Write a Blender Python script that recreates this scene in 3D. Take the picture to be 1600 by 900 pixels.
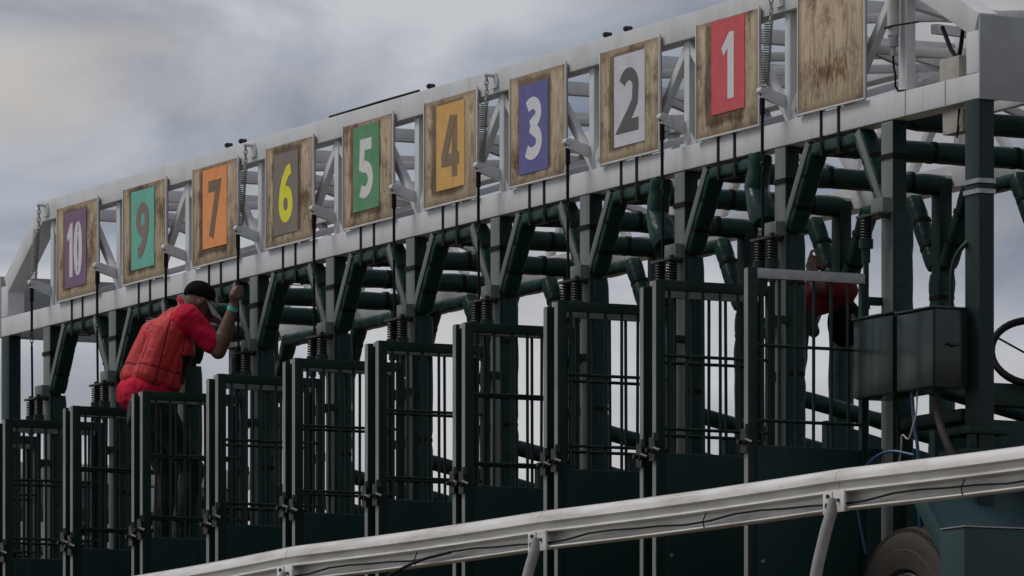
import bpy, bmesh, math, random
from mathutils import Vector, Matrix, noise as mnoise
R = math.radians
random.seed(11)
for o in list(bpy.data.objects): bpy.data.objects.remove(o, do_unlink=True)
scene = bpy.context.scene
COL = scene.collection

# ------------------------------------------------------------------ camera
cam = bpy.data.cameras.new('camera'); co = bpy.data.objects.new('camera', cam); COL.objects.link(co)
TH = 0.46
co.location = (27.6103, -15.7507, -1.2407)
co.rotation_euler = (R(90), 0, R(90) - TH)
cam.sensor_width = 36; cam.lens = 225.0; cam.shift_y = (1544.4 - 450) / 1600
cam.clip_start = 0.5; cam.clip_end = 3000
scene.camera = co

# ------------------------------------------------------------------ world, sun, exposure
SUN_DIR = Vector((-0.36, -0.46, 0.81)).normalized()      # towards the sun
w = bpy.data.worlds.new('World'); scene.world = w; w.use_nodes = True
nt = w.node_tree; nt.nodes.clear()
def N(t, **k):
    n = nt.nodes.new(t)
    for a, b in k.items(): setattr(n, a, b)
    return n
out = N('ShaderNodeOutputWorld'); bg = N('ShaderNodeBackground'); L = nt.links.new
sky = N('ShaderNodeTexSky', sky_type='NISHITA', sun_disc=False)
sky.sun_elevation = math.asin(SUN_DIR.z); sky.sun_rotation = math.atan2(SUN_DIR.x, SUN_DIR.y)
tc = N('ShaderNodeTexCoord'); mp = N('ShaderNodeMapping'); mp.inputs['Scale'].default_value = (1, 1, 2.9)
mp.inputs['Rotation'].default_value = (R(4), R(-5), 0)
mp.inputs['Location'].default_value = (0.31, 0.12, 0.040)
n1 = N('ShaderNodeTexNoise'); n1.inputs['Scale'].default_value = 10; n1.inputs['Detail'].default_value = 6; n1.inputs['Roughness'].default_value = 0.5; n1.inputs['Distortion'].default_value = 0.8
n2 = N('ShaderNodeTexNoise'); n2.inputs['Scale'].default_value = 9.0; n2.inputs['Detail'].default_value = 3
L(tc.outputs['Generated'], mp.inputs['Vector']); L(mp.outputs[0], n1.inputs['Vector']); L(mp.outputs[0], n2.inputs['Vector'])
r1 = N('ShaderNodeValToRGB')
e = r1.color_ramp.elements
e[0].position = 0.37; e[0].color = (0.165, 0.192, 0.248, 1)
e[1].position = 0.63; e[1].color = (0.495, 0.50, 0.525, 1)
m_ = e.new(0.50); m_.color = (0.318, 0.342, 0.398, 1)
L(n1.outputs['Fac'], r1.inputs[0])
r2 = N('ShaderNodeValToRGB'); r2.color_ramp.elements[0].position = 0.50; r2.color_ramp.elements[1].position = 0.68
L(n2.outputs['Fac'], r2.inputs[0])
mulf = N('ShaderNodeMath', operation='MULTIPLY'); mulf.inputs[1].default_value = 0.75; L(r2.outputs[0], mulf.inputs[0])
mx = N('ShaderNodeMixRGB'); mx.inputs[2].default_value = (0.50, 0.455, 0.405, 1)
L(mulf.outputs[0], mx.inputs[0]); L(r1.outputs[0], mx.inputs[1])
sz = N('ShaderNodeSeparateXYZ'); L(tc.outputs['Generated'], sz.inputs[0])
hz = N('ShaderNodeMapRange', interpolation_type='SMOOTHSTEP'); hz.inputs['From Min'].default_value = 0.055; hz.inputs['From Max'].default_value = 0.125; hz.inputs['To Min'].default_value = 0.72; hz.inputs['To Max'].default_value = 0.0
L(sz.outputs['Z'], hz.inputs['Value'])
low = N('ShaderNodeMixRGB'); low.inputs[2].default_value = (0.53, 0.505, 0.50, 1); L(hz.outputs[0], low.inputs[0]); L(mx.outputs[0], low.inputs[1])
# the clear-sky light behind the cloud sheet, thinned by it
sc = N('ShaderNodeVectorMath', operation='SCALE'); sc.inputs['Scale'].default_value = 0.06; L(sky.outputs[0], sc.inputs[0])
mix = N('ShaderNodeMixRGB'); mix.inputs[0].default_value = 0.9
L(sc.outputs[0], mix.inputs[1]); L(low.outputs[0], mix.inputs[2])
L(mix.outputs[0], bg.inputs['Color']); bg.inputs['Strength'].default_value = 0.90
L(bg.outputs[0], out.inputs[0])

sl = bpy.data.lights.new('sun', 'SUN'); sl.energy = 1.5; sl.angle = R(24); sl.color = (1.0, 0.95, 0.89)
so = bpy.data.objects.new('sun', sl); COL.objects.link(so)
so.rotation_euler = SUN_DIR.to_track_quat('Z', 'Y').to_euler(); so.location = SUN_DIR * 60
vs = scene.view_settings
vs.view_transform = 'Standard'; vs.look = 'None'; vs.gamma = 1; vs.use_curve_mapping = False; vs.exposure = 0.35
scene.render.engine = 'CYCLES'
scene.cycles.max_bounces = 6; scene.cycles.diffuse_bounces = 3; scene.cycles.glossy_bounces = 3

# ------------------------------------------------------------------ materials
def mat(name, col, rough=0.5, metal=0.0, var=0.0, vscale=8.0, bump=0.0, bscale=40.0, vstretch=(1, 1, 1), col2=None, spec=0.5, cov=(0.45, 0.65), coat=0):
    m = bpy.data.materials.new(name); m.use_nodes = True
    t = m.node_tree; b = t.nodes['Principled BSDF']
    b.inputs['Base Color'].default_value = (*col, 1); b.inputs['Roughness'].default_value = rough
    b.inputs['Metallic'].default_value = metal; b.inputs['Specular IOR Level'].default_value = spec
    b.inputs['Coat Weight'].default_value = coat
    if var or bump:
        g = t.nodes.new('ShaderNodeNewGeometry'); mpn = t.nodes.new('ShaderNodeMapping')
        mpn.inputs['Scale'].default_value = vstretch
        t.links.new(g.outputs['Position'], mpn.inputs[0])
    if var:
        n = t.nodes.new('ShaderNodeTexNoise'); n.inputs['Scale'].default_value = vscale; n.inputs['Detail'].default_value = 6; n.inputs['Roughness'].default_value = 0.65
        t.links.new(mpn.outputs[0], n.inputs['Vector'])
        r = t.nodes.new('ShaderNodeValToRGB'); r.color_ramp.elements[0].position = cov[0]; r.color_ramp.elements[1].position = cov[1]
        c2 = col2 or tuple(c * 0.5 for c in col)
        r.color_ramp.elements[0].color = (*[a * (1 - var) + b2 * var for a, b2 in zip(col, c2)], 1)
        r.color_ramp.elements[1].color = (*col, 1)
        t.links.new(n.outputs['Fac'], r.inputs[0]); t.links.new(r.outputs[0], b.inputs['Base Color'])
        rr = t.nodes.new('ShaderNodeMapRange'); rr.inputs['To Min'].default_value = min(1, rough + 0.15); rr.inputs['To Max'].default_value = max(0.05, rough - 0.08)
        t.links.new(n.outputs['Fac'], rr.inputs[0]); t.links.new(rr.outputs[0], b.inputs['Roughness'])
    if bump:
        n = t.nodes.new('ShaderNodeTexNoise'); n.inputs['Scale'].default_value = bscale; n.inputs['Detail'].default_value = 4
        t.links.new(mpn.outputs[0], n.inputs['Vector'])
        bp = t.nodes.new('ShaderNodeBump'); bp.inputs['Strength'].default_value = bump; bp.inputs['Distance'].default_value = 0.01
        t.links.new(n.outputs['Fac'], bp.inputs['Height']); t.links.new(bp.outputs[0], b.inputs['Normal'])
    return m
M = {}
M['white'] = mat('white_paint', (0.58, 0.59, 0.615), 0.30, var=0.4, vscale=5, vstretch=(1, 1, 0.35), col2=(0.36, 0.345, 0.325), cov=(0.30, 0.55), bump=0.05, bscale=30)
M['grey'] = mat('grey_panel', (0.33, 0.345, 0.375), 0.5, var=0.3, vscale=4)
M['green'] = mat('green_paint', (0.008, 0.027, 0.024), 0.33, var=0.6, vscale=7, vstretch=(1, 1, 0.4), col2=(0.024, 0.034, 0.030), cov=(0.35, 0.6), bump=0.06, bscale=60, spec=0.14)
M['postgreen'] = mat('faded_green_paint', (0.012, 0.026, 0.025), 0.36, var=0.6, vscale=9, vstretch=(1, 1, 0.3), col2=(0.010, 0.022, 0.021), cov=(0.3, 0.6), bump=0.06, bscale=60, spec=0.18)
M['front_grey'] = mat('sheen_and_bracket_grey', (0.130, 0.148, 0.138), 0.40, var=0.5, vscale=9, vstretch=(1, 1, 0.3), col2=(0.08, 0.10, 0.09), cov=(0.3, 0.6), spec=0.4)  # grazing sheen of front faces put into the colour; hinge brackets share it
M['panel'] = mat('green_door_panel', (0.008, 0.034, 0.032), 0.40, var=0.5, vscale=5, col2=(0.020, 0.034, 0.031), cov=(0.3, 0.7), bump=0.05, bscale=20, spec=0.18)
M['vinyl'] = mat('green_vinyl', (0.006, 0.036, 0.031), 0.34, var=0.5, vscale=10, col2=(0.010, 0.032, 0.028), bump=0.8, bscale=17, cov=(0.3, 0.7), spec=0.20)
M['black'] = mat('black_strap', (0.004, 0.004, 0.0045), 0.7, spec=0.2)
M['rubber'] = mat('rubber', (0.022, 0.019, 0.017), 0.8, var=0.6, vscale=14, col2=(0.045, 0.036, 0.030), bump=0.2, bscale=50)
M['steel'] = mat('dull_steel', (0.36, 0.37, 0.39), 0.42, metal=0.5, var=0.4, vscale=14)
M['edge'] = mat('lit_edge_and_spring', (0.21, 0.22, 0.205), 0.42, var=0.6, vscale=12, vstretch=(1, 1, 0.25), col2=(0.10, 0.12, 0.11), cov=(0.32, 0.6))  # light on the stile edges put into the colour; return springs share it
M['darksteel'] = mat('dark_steel', (0.030, 0.034, 0.035), 0.35, metal=0.6, var=0.4, vscale=20)
M['rail'] = mat('rail_white', (0.68, 0.665, 0.65), 0.2, var=0.7, vscale=3.5, vstretch=(0.5, 1, 4), col2=(0.30, 0.265, 0.235), cov=(0.32, 0.58))
M['rust'] = mat('rust', (0.12, 0.06, 0.035), 0.8, var=0.5, vscale=30)
M['boxg'] = mat('box_enamel', (0.009, 0.022, 0.020), 0.16, var=0.4, vscale=6, col2=(0.020, 0.027, 0.026), cov=(0.3, 0.7), spec=0.45)
M['teal'] = mat('fender_teal', (0.015, 0.047, 0.052), 0.45, var=0.5, vscale=5, col2=(0.024, 0.044, 0.046), spec=0.3)
M['railpost'] = mat('rail_post_grey', (0.27, 0.27, 0.275), 0.5, var=0.5, vscale=9, col2=(0.17, 0.16, 0.15))
M['pvc'] = mat('pvc', (0.52, 0.52, 0.50), 0.45, var=0.3, vscale=20)
M['beige'] = mat('beige_plastic', (0.40, 0.37, 0.33), 0.5, var=0.4, vscale=18)
M['blue'] = mat('blue_hose', (0.02, 0.07, 0.16), 0.4)
M['skin'] = mat('skin', (0.145, 0.075, 0.050), 0.5, var=0.3, vscale=30)
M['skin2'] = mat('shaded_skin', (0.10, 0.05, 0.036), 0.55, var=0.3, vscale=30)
M['shirt'] = mat('red_shirt', (0.50, 0.008, 0.040), 0.85, var=0.35, vscale=14, bump=0.9, bscale=16, spec=0.2)
M['vest'] = mat('red_vest', (0.50, 0.026, 0.030), 0.6, var=0.4, vscale=12, bump=0.7, bscale=22, spec=0.3)
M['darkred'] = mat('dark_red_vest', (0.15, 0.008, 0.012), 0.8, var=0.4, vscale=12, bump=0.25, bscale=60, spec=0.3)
M['jeans'] = mat('dark_jeans', (0.008, 0.010, 0.014), 0.9, var=0.5, vscale=20, col2=(0.014, 0.016, 0.02), bump=0.4, bscale=30)
M['capb'] = mat('black_cap', (0.004, 0.004, 0.005), 0.9, bump=0.1, spec=0.1)
M['capg'] = mat('grey_brim', (0.36, 0.35, 0.34), 0.8)
M['band'] = mat('teal_wristband', (0.05, 0.42, 0.36), 0.5)
M['hair'] = mat('hair', (0.012, 0.009, 0.008), 0.7)
M['glove'] = mat('dark_glove', (0.012, 0.012, 0.013), 0.6)
M['dirt'] = mat('track_dirt', (0.15, 0.11, 0.08), 0.95, var=0.5, vscale=2, bump=0.5, bscale=8)
M['grass'] = mat('grass', (0.06, 0.085, 0.03), 0.95, var=0.5, vscale=1.2, bump=0.5, bscale=12)
M['vanw'] = mat('van_paint', (0.42, 0.43, 0.44), 0.35, var=0.3, vscale=4)
M['glass'] = mat('dark_glass', (0.02, 0.022, 0.025), 0.08)
M['speaker'] = mat('speaker_black', (0.012, 0.012, 0.013), 0.55)

def drips(m, col, amount):
    t = m.node_tree; b = t.nodes['Principled BSDF']; src = b.inputs['Base Color'].links[0].from_socket
    g = t.nodes.new('ShaderNodeNewGeometry'); mpn = t.nodes.new('ShaderNodeMapping'); mpn.inputs['Scale'].default_value = (1, 1, 0.07); t.links.new(g.outputs['Position'], mpn.inputs[0])
    n = t.nodes.new('ShaderNodeTexNoise'); n.inputs['Scale'].default_value = 16; n.inputs['Detail'].default_value = 5; n.inputs['Roughness'].default_value = 0.7; t.links.new(mpn.outputs[0], n.inputs['Vector'])
    r = t.nodes.new('ShaderNodeValToRGB'); r.color_ramp.elements[0].position = 0.60; r.color_ramp.elements[1].position = 0.74; t.links.new(n.outputs['Fac'], r.inputs[0])
    f = t.nodes.new('ShaderNodeMath'); f.operation = 'MULTIPLY'; f.inputs[1].default_value = amount; t.links.new(r.outputs[0], f.inputs[0])
    x = t.nodes.new('ShaderNodeMixRGB'); x.inputs[2].default_value = (*col, 1); t.links.new(f.outputs[0], x.inputs[0]); t.links.new(src, x.inputs[1]); t.links.new(x.outputs[0], b.inputs['Base Color'])
drips(M['white'], (0.24, 0.21, 0.18), 0.45); drips(M['panel'], (0.05, 0.055, 0.05), 0.6); drips(M['front_grey'], (0.05, 0.05, 0.045), 0.6)
def wood_material():
    m = bpy.data.materials.new('weathered_plywood'); m.use_nodes = True
    t = m.node_tree; b = t.nodes['Principled BSDF']; K = t.links.new
    def n(ty, **k):
        x = t.nodes.new(ty)
        for a, v in k.items(): setattr(x, a, v)
        return x
    tcn = n('ShaderNodeTexCoord'); oi = n('ShaderNodeObjectInfo')
    off = n('ShaderNodeVectorMath', operation='SCALE'); off.inputs[0].default_value = (37, 5, 91); K(oi.outputs['Random'], off.inputs['Scale'])
    add = n('ShaderNodeVectorMath', operation='ADD'); K(tcn.outputs['Object'], add.inputs[0]); K(off.outputs[0], add.inputs[1])
    mp1 = n('ShaderNodeMapping'); mp1.inputs['Scale'].default_value = (6, 4, 1.3); K(add.outputs[0], mp1.inputs[0])
    gr = n('ShaderNodeTexNoise'); gr.inputs['Scale'].default_value = 3; gr.inputs['Detail'].default_value = 8; gr.inputs['Roughness'].default_value = 0.7; gr.inputs['Distortion'].default_value = 1.2; K(mp1.outputs[0], gr.inputs['Vector'])
    ra = n('ShaderNodeValToRGB'); e = ra.color_ramp.elements
    e[0].position = 0.28; e[0].color = (0.10, 0.060, 0.034, 1); e[1].position = 0.66; e[1].color = (0.55, 0.45, 0.33, 1)
    k = e.new(0.48); k.color = (0.40, 0.305, 0.21, 1)
    K(gr.outputs['Fac'], ra.inputs[0])
    bl = n('ShaderNodeTexNoise'); bl.inputs['Scale'].default_value = 4.5; bl.inputs['Detail'].default_value = 7; bl.inputs['Roughness'].default_value = 0.72; K(add.outputs[0], bl.inputs['Vector'])
    rb = n('ShaderNodeValToRGB'); rb.color_ramp.elements[0].position = 0.34; rb.color_ramp.elements[1].position = 0.50
    rb.color_ramp.elements[0].color = (0.30, 0.23, 0.17, 1); rb.color_ramp.elements[1].color = (1, 1, 1, 1)
    K(bl.outputs['Fac'], rb.inputs[0])
    mu = n('ShaderNodeMixRGB', blend_type='MULTIPLY'); mu.inputs[0].default_value = 1; K(ra.outputs[0], mu.inputs[1]); K(rb.outputs[0], mu.inputs[2])
    # ghost of an older, larger card, and dirty edges
    sx = n('ShaderNodeSeparateXYZ'); K(tcn.outputs['Object'], sx.inputs[0])
    def absd(sock, c, h):
        a = n('ShaderNodeMath', operation='SUBTRACT'); K(sock, a.inputs[0]); a.inputs[1].default_value = c
        bq = n('ShaderNodeMath', operation='ABSOLUTE'); K(a.outputs[0], bq.inputs[0])
        cq = n('ShaderNodeMath', operation='SUBTRACT'); K(bq.outputs[0], cq.inputs[0]); cq.inputs[1].default_value = h
        return cq.outputs[0]
    mxn = n('ShaderNodeMath', operation='MAXIMUM'); K(absd(sx.outputs['X'], 0.30, 0.205), mxn.inputs[0]); K(absd(sx.outputs['Z'], 0.315, 0.262), mxn.inputs[1])
    nm = n('ShaderNodeMath', operation='MULTIPLY_ADD'); K(bl.outputs['Fac'], nm.inputs[0]); nm.inputs[1].default_value = 0.09; K(mxn.outputs[0], nm.inputs[2])
    gh = n('ShaderNodeValToRGB'); gh.color_ramp.elements[0].position = 0.035; gh.color_ramp.elements[1].position = 0.06
    K(nm.outputs[0], gh.inputs[0])
    inv = n('ShaderNodeMath', operation='SUBTRACT'); inv.inputs[0].default_value = 1; K(gh.outputs[0], inv.inputs[1])
    gf = n('ShaderNodeMath', operation='MULTIPLY'); K(inv.outputs[0], gf.inputs[0])
    ghost = n('ShaderNodeAttribute', attribute_type='OBJECT', attribute_name='ghost'); K(ghost.outputs['Fac'], gf.inputs[1])
    m2 = n('ShaderNodeMixRGB', blend_type='MULTIPLY'); m2.inputs[2].default_value = (0.34, 0.27, 0.22, 1); K(gf.outputs[0], m2.inputs[0]); K(mu.outputs[0], m2.inputs[1])
    # dirty rim
    mr = n('ShaderNodeMath', operation='MAXIMUM'); K(absd(sx.outputs['X'], 0.3376, 0.3376), mr.inputs[0]); K(absd(sx.outputs['Z'], 0.298, 0.298), mr.inputs[1])
    nr = n('ShaderNodeMath', operation='MULTIPLY_ADD'); K(gr.outputs['Fac'], nr.inputs[0]); nr.inputs[1].default_value = 0.13; K(mr.outputs[0], nr.inputs[2])
    rr = n('ShaderNodeValToRGB'); rr.color_ramp.elements[0].position = 0.030; rr.color_ramp.elements[1].position = 0.075
    K(nr.outputs[0], rr.inputs[0])
    m3 = n('ShaderNodeMixRGB', blend_type='MULTIPLY'); m3.inputs[2].default_value = (0.40, 0.31, 0.24, 1)
    f3 = n('ShaderNodeMath', operation='MULTIPLY'); f3.inputs[1].default_value = 0.8; K(rr.outputs[0], f3.inputs[0]); K(f3.outputs[0], m3.inputs[0]); K(m2.outputs[0], m3.inputs[1])
    fine = n('ShaderNodeTexNoise'); fine.inputs['Scale'].default_value = 26; fine.inputs['Detail'].default_value = 4
    mpf = n('ShaderNodeMapping'); mpf.inputs['Scale'].default_value = (1.6, 1, 0.55); K(tcn.outputs['Object'], mpf.inputs[0]); K(mpf.outputs[0], fine.inputs['Vector'])
    ms = n('ShaderNodeMath', operation='MAXIMUM'); K(absd(sx.outputs['X'], 0.33, 0.17), ms.inputs[0]); K(absd(sx.outputs['Z'], 0.175, 0.055), ms.inputs[1])
    ns = n('ShaderNodeMath', operation='MULTIPLY_ADD'); K(fine.outputs['Fac'], ns.inputs[0]); ns.inputs[1].default_value = -0.30; K(ms.outputs[0], ns.inputs[2])
    rs = n('ShaderNodeValToRGB'); rs.color_ramp.elements[0].position = 0.0; rs.color_ramp.elements[1].position = 0.04; rs.color_ramp.elements[0].color = (1, 1, 1, 1); rs.color_ramp.elements[1].color = (0, 0, 0, 1)
    sa = n('ShaderNodeMath', operation='ADD'); K(ns.outputs[0], sa.inputs[0]); sa.inputs[1].default_value = 0.185; K(sa.outputs[0], rs.inputs[0])
    fs2 = n('ShaderNodeMath', operation='MULTIPLY'); K(rs.outputs[0], fs2.inputs[0]); st = n('ShaderNodeAttribute', attribute_type='OBJECT', attribute_name='stain'); K(st.outputs['Fac'], fs2.inputs[1])
    m4 = n('ShaderNodeMixRGB', blend_type='MULTIPLY'); m4.inputs[2].default_value = (0.48, 0.36, 0.25, 1); K(fs2.outputs[0], m4.inputs[0]); K(m3.outputs[0], m4.inputs[1])
    K(m4.outputs[0], b.inputs['Base Color']); b.inputs['Roughness'].default_value = 0.75
    bp = n('ShaderNodeBump'); bp.inputs['Strength'].default_value = 0.3; bp.inputs['Distance'].default_value = 0.004; K(gr.outputs['Fac'], bp.inputs['Height']); K(bp.outputs[0], b.inputs['Normal'])
    return m
M['wood'] = wood_material()

# ------------------------------------------------------------------ mesh helpers
def box(bm, x0, x1, y0, y1, z0, z1):
    v = [bm.verts.new(p) for p in ((x0,y0,z0),(x1,y0,z0),(x1,y1,z0),(x0,y1,z0),(x0,y0,z1),(x1,y0,z1),(x1,y1,z1),(x0,y1,z1))]
    for f in ((0,3,2,1),(4,5,6,7),(0,1,5,4),(1,2,6,5),(2,3,7,6),(3,0,4,7)): bm.faces.new([v[i] for i in f])
def frame_of(d, up=Vector((0, 0, 1))):
    d = d.normalized()
    if abs(d.dot(up)) > 0.98: up = Vector((0, 1, 0))
    s = d.cross(up).normalized(); u = s.cross(d).normalized()
    return s, u
def bar(bm, a, b, w, h, up=Vector((0, 0, 1))):
    a = Vector(a); b = Vector(b); s, u = frame_of(b - a, up)
    q = []
    for p in (a, b):
        for i, j in ((-1,-1),(1,-1),(1,1),(-1,1)): q.append(bm.verts.new(p + s*(i*w/2) + u*(j*h/2)))
    for f in ((3,2,1,0),(4,5,6,7),(0,1,5,4),(1,2,6,5),(2,3,7,6),(3,0,4,7)): bm.faces.new([q[i] for i in f])
def tube(bm, pts, r, n=8, closed=False):
    pts = [Vector(p) for p in pts]; rs = r if isinstance(r, (list, tuple)) else [r]*len(pts)
    rings = []; pu = None
    for i, p in enumerate(pts):
        if closed: d = pts[(i+1) % len(pts)] - pts[i-1]
        else: d = pts[min(i+1, len(pts)-1)] - pts[max(i-1, 0)]
        d.normalize()
        if pu is None: s, u = frame_of(d)
        else:
            u = (pu - d*pu.dot(d)).normalized(); s = d.cross(u).normalized()
        pu = u
        rings.append([bm.verts.new(p + (s*math.cos(2*math.pi*k/n) + u*math.sin(2*math.pi*k/n))*rs[i]) for k in range(n)])
    m = len(rings)
    for i in range(m if closed else m-1):
        A, B = rings[i], rings[(i+1) % m]
        for k in range(n): bm.faces.new((A[k], A[(k+1) % n], B[(k+1) % n], B[k]))
    if not closed:
        bm.faces.new(rings[0][::-1]); bm.faces.new(rings[-1])
def prism(bm, poly, y0, y1):
    a = [bm.verts.new((x, y0, z)) for x, z in poly]; b = [bm.verts.new((x, y1, z)) for x, z in poly]
    n = len(poly)
    bm.faces.new(a); bm.faces.new(b[::-1])
    for i in range(n): bm.faces.new((a[(i+1) % n], a[i], b[i], b[(i+1) % n]))
def pad(bm, a, b, w, h, up=Vector((0, 0, 1)), straps=(0.25, 0.75), seed=0, puff=0.012, sq=0.55, nseg=14, n=16):
    """soft wrapped padding: a rounded section swept from a to b, pinched at its straps"""
    a = Vector(a); b = Vector(b); s, u = frame_of(b - a, up); ln = (b - a).length
    rings = []
    for i in range(nseg + 1):
        t = i / nseg; p = a.lerp(b, t)
        k = 1.0
        for st in straps: k -= 0.10 * math.exp(-((t - st) * ln / 0.022) ** 2)
        e = min(t, 1 - t) * ln
        if e < 0.012: k *= 0.90
        ring = []
        for j in range(n):
            an = 2 * math.pi * (j + 0.5) / n; c, sn = math.cos(an), math.sin(an)
            x = math.copysign(abs(c) ** sq, c); y = math.copysign(abs(sn) ** sq, sn)
            nz = mnoise.noise(Vector((p.x * 9 + seed * 7.1 + x * 1.3, p.y * 9 + y * 1.3, p.z * 9 + seed)))
            q = k * (1 + nz * puff * 6)
            ring.append(bm.verts.new(p + s * (x * w / 2 * q) + u * (y * h / 2 * q)))
        rings.append(ring)
    for A, B in zip(rings, rings[1:]):
        for k in range(n): bm.faces.new((A[k], A[(k+1) % n], B[(k+1) % n], B[k]))
    bm.faces.new(rings[0][::-1]); bm.faces.new(rings[-1])
def loop_strap(bm, c, axis, w, h, width=0.022, t=0.003, up=Vector((0, 0, 1)), ex=0.5):
    """a flat strap round a w x h section at c, across axis"""
    axis = Vector(axis).normalized(); s, u = frame_of(axis, up); c = Vector(c)
    pts = []
    n = 16
    for k in range(n):
        an = 2*math.pi*(k+0.5)/n; cc, ss = math.cos(an), math.sin(an)
        x = math.copysign(abs(cc)**ex, cc)*w/2; y = math.copysign(abs(ss)**ex, ss)*h/2
        pts.append((s*x + u*y))
    vs_ = []
    for p in pts:
        o = p * (1 + t / max(0.01, p.length))
        vs_.append([bm.verts.new(c + p - axis*width/2), bm.verts.new(c + o - axis*width/2), bm.verts.new(c + o + axis*width/2), bm.verts.new(c + p + axis*width/2)])
    for i in range(n):
        A, B = vs_[i], vs_[(i+1) % n]
        for k in range(4): bm.faces.new((A[k], A[(k+1) % 4], B[(k+1) % 4], B[k]))
def to_mesh(name, bm, bevel=0.0, seg=2, smooth=True, ang=38):
    bmesh.ops.recalc_face_normals(bm, faces=bm.faces)
    if bevel: bmesh.ops.bevel(bm, geom=bm.edges[:], offset=bevel, segments=seg, affect='EDGES', profile=0.6, clamp_overlap=True)
    me = bpy.data.meshes.new(name); bm.to_mesh(me); bm.free()
    if smooth:
        me.polygons.foreach_set('use_smooth', [True]*len(me.polygons)); me.set_sharp_from_angle(angle=R(ang))
    return me
WL = {}     # world location of every object built
def put(name, me, material, parent=None, loc=(0, 0, 0)):
    if isinstance(me, bmesh.types.BMesh): me = to_mesh(name, me)
    if material and not me.materials: me.materials.append(M[material] if isinstance(material, str) else material)
    o = bpy.data.objects.new(name, me); COL.objects.link(o)
    loc = Vector(loc); WL[o.name] = loc
    if parent: o.parent = parent; o.location = loc - WL[parent.name]
    else: o.location = loc
    return o
def thing(name, label, cat, loc=(0, 0, 0), group=None):
    o = bpy.data.objects.new(name, None); COL.objects.link(o); o.location = loc; o.empty_display_size = 0.2
    WL[o.name] = Vector(loc); o['label'] = label; o['category'] = cat
    if group: o['group'] = group
    return o
def tag(o, label, cat, group=None):
    o['label'] = label; o['category'] = cat
    if group: o['group'] = group
    return o
def nb(): return bmesh.new()
CACHE = {}
def shared(key, fn):
    if key not in CACHE: CACHE[key] = fn()
    return CACHE[key]
def mesh_of(name, fn, bevel=0.0, ang=38, seg=2):
    def f():
        b = nb(); fn(b); return to_mesh(name, b, bevel, seg, True, ang)
    return f
def beam(name, a, b, w, h, material, parent, bevel=0.006, up=Vector((0, 0, 1))):
    bm = nb(); a = Vector(a); b = Vector(b); bar(bm, Vector((0, 0, 0)), b - a, w, h, up)
    return put(name, to_mesh(name, bm, bevel), material, parent, a)

# ------------------------------------------------------------------ ground
def sheet(name, rows, x0, x1, material, z=0.0, nx=24):
    bm = nb(); g = []
    for y, zz in rows: g.append([bm.verts.new((x0 + (x1 - x0) * i / nx, y, zz + z)) for i in range(nx + 1)])
    for A, B in zip(g, g[1:]):
        for i in range(nx): bm.faces.new((A[i], A[i+1], B[i+1], B[i]))
    o = put(name, bm, material); o['kind'] = 'structure'; return o
sheet('ground', [(-900, -2.7), (-60, -2.7), (-9, -2.7), (-7.8, -2.55), (-5.2, -0.35), (-4.2, -0.03), (-3.0, 0), (30, 0), (900, 0)], -900, 900, 'grass', nx=60)
sheet('track', [(-3.0, 0), (6, 0), (24, 0)], -600, 600, 'dirt', 0.004, nx=40)

# ------------------------------------------------------------------ starting gate
S = 1.1; ND = 11
DX = [-S * i for i in range(ND)]
X0, X1 = -11.79, 0.902
YR = 1.64                                   # rear frame
GATE = thing('starting_gate', 'long dark green padded racehorse starting gate under a white roof truss', 'starting gate', (-5.4, 0.8, 0))
G = GATE
ZB0, ZB1 = 3.062, 3.188
# --- roof truss
for yy in (0.0, YR):
    bm = nb(); box(bm, 0, X1 - X0, 0, 0.12, 0, ZB1 - ZB0)
    put('lower_beam', to_mesh('lower_beam', bm, 0.007), 'white', G, (X0, yy, ZB0))
    bm = nb(); box(bm, 0, 11.27, 0, 0.11, 0, 0.135)
    put('top_chord', to_mesh('top_chord', bm, 0.007), 'white', G, (-11.135, yy + 0.002, 3.748))
    for sgn, xa, xb in ((1, 0.08, 0.865), (-1, -11.10, -11.71)):
        beam('end_chord', (xa, yy + 0.06, 3.805), (xb, yy + 0.06, 3.42 if sgn > 0 else 3.395), 0.113, 0.125, 'white', G)
    for xe in (X0 + 0.062, X1 - 0.065):
        bm = nb(); box(bm, -0.06, 0.06, 0, 0.118, 0, 0.205)
        put('end_upright', to_mesh('end_upright', bm, 0.006), 'white', G, (xe, yy + 0.001, ZB1 + 0.001))
for xe, t in ((X1 - 0.03, 1), (X0 + 0.005, -1)):
    bm = nb(); box(bm, 0, 0.012, -0.002, YR + 0.125, 0, 0.408)
    put('end_panel', to_mesh('end_panel', bm, 0.003), 'grey', G, (X1 + 0.0015 if t > 0 else X0 - 0.0135, 0, 3.057))
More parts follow.
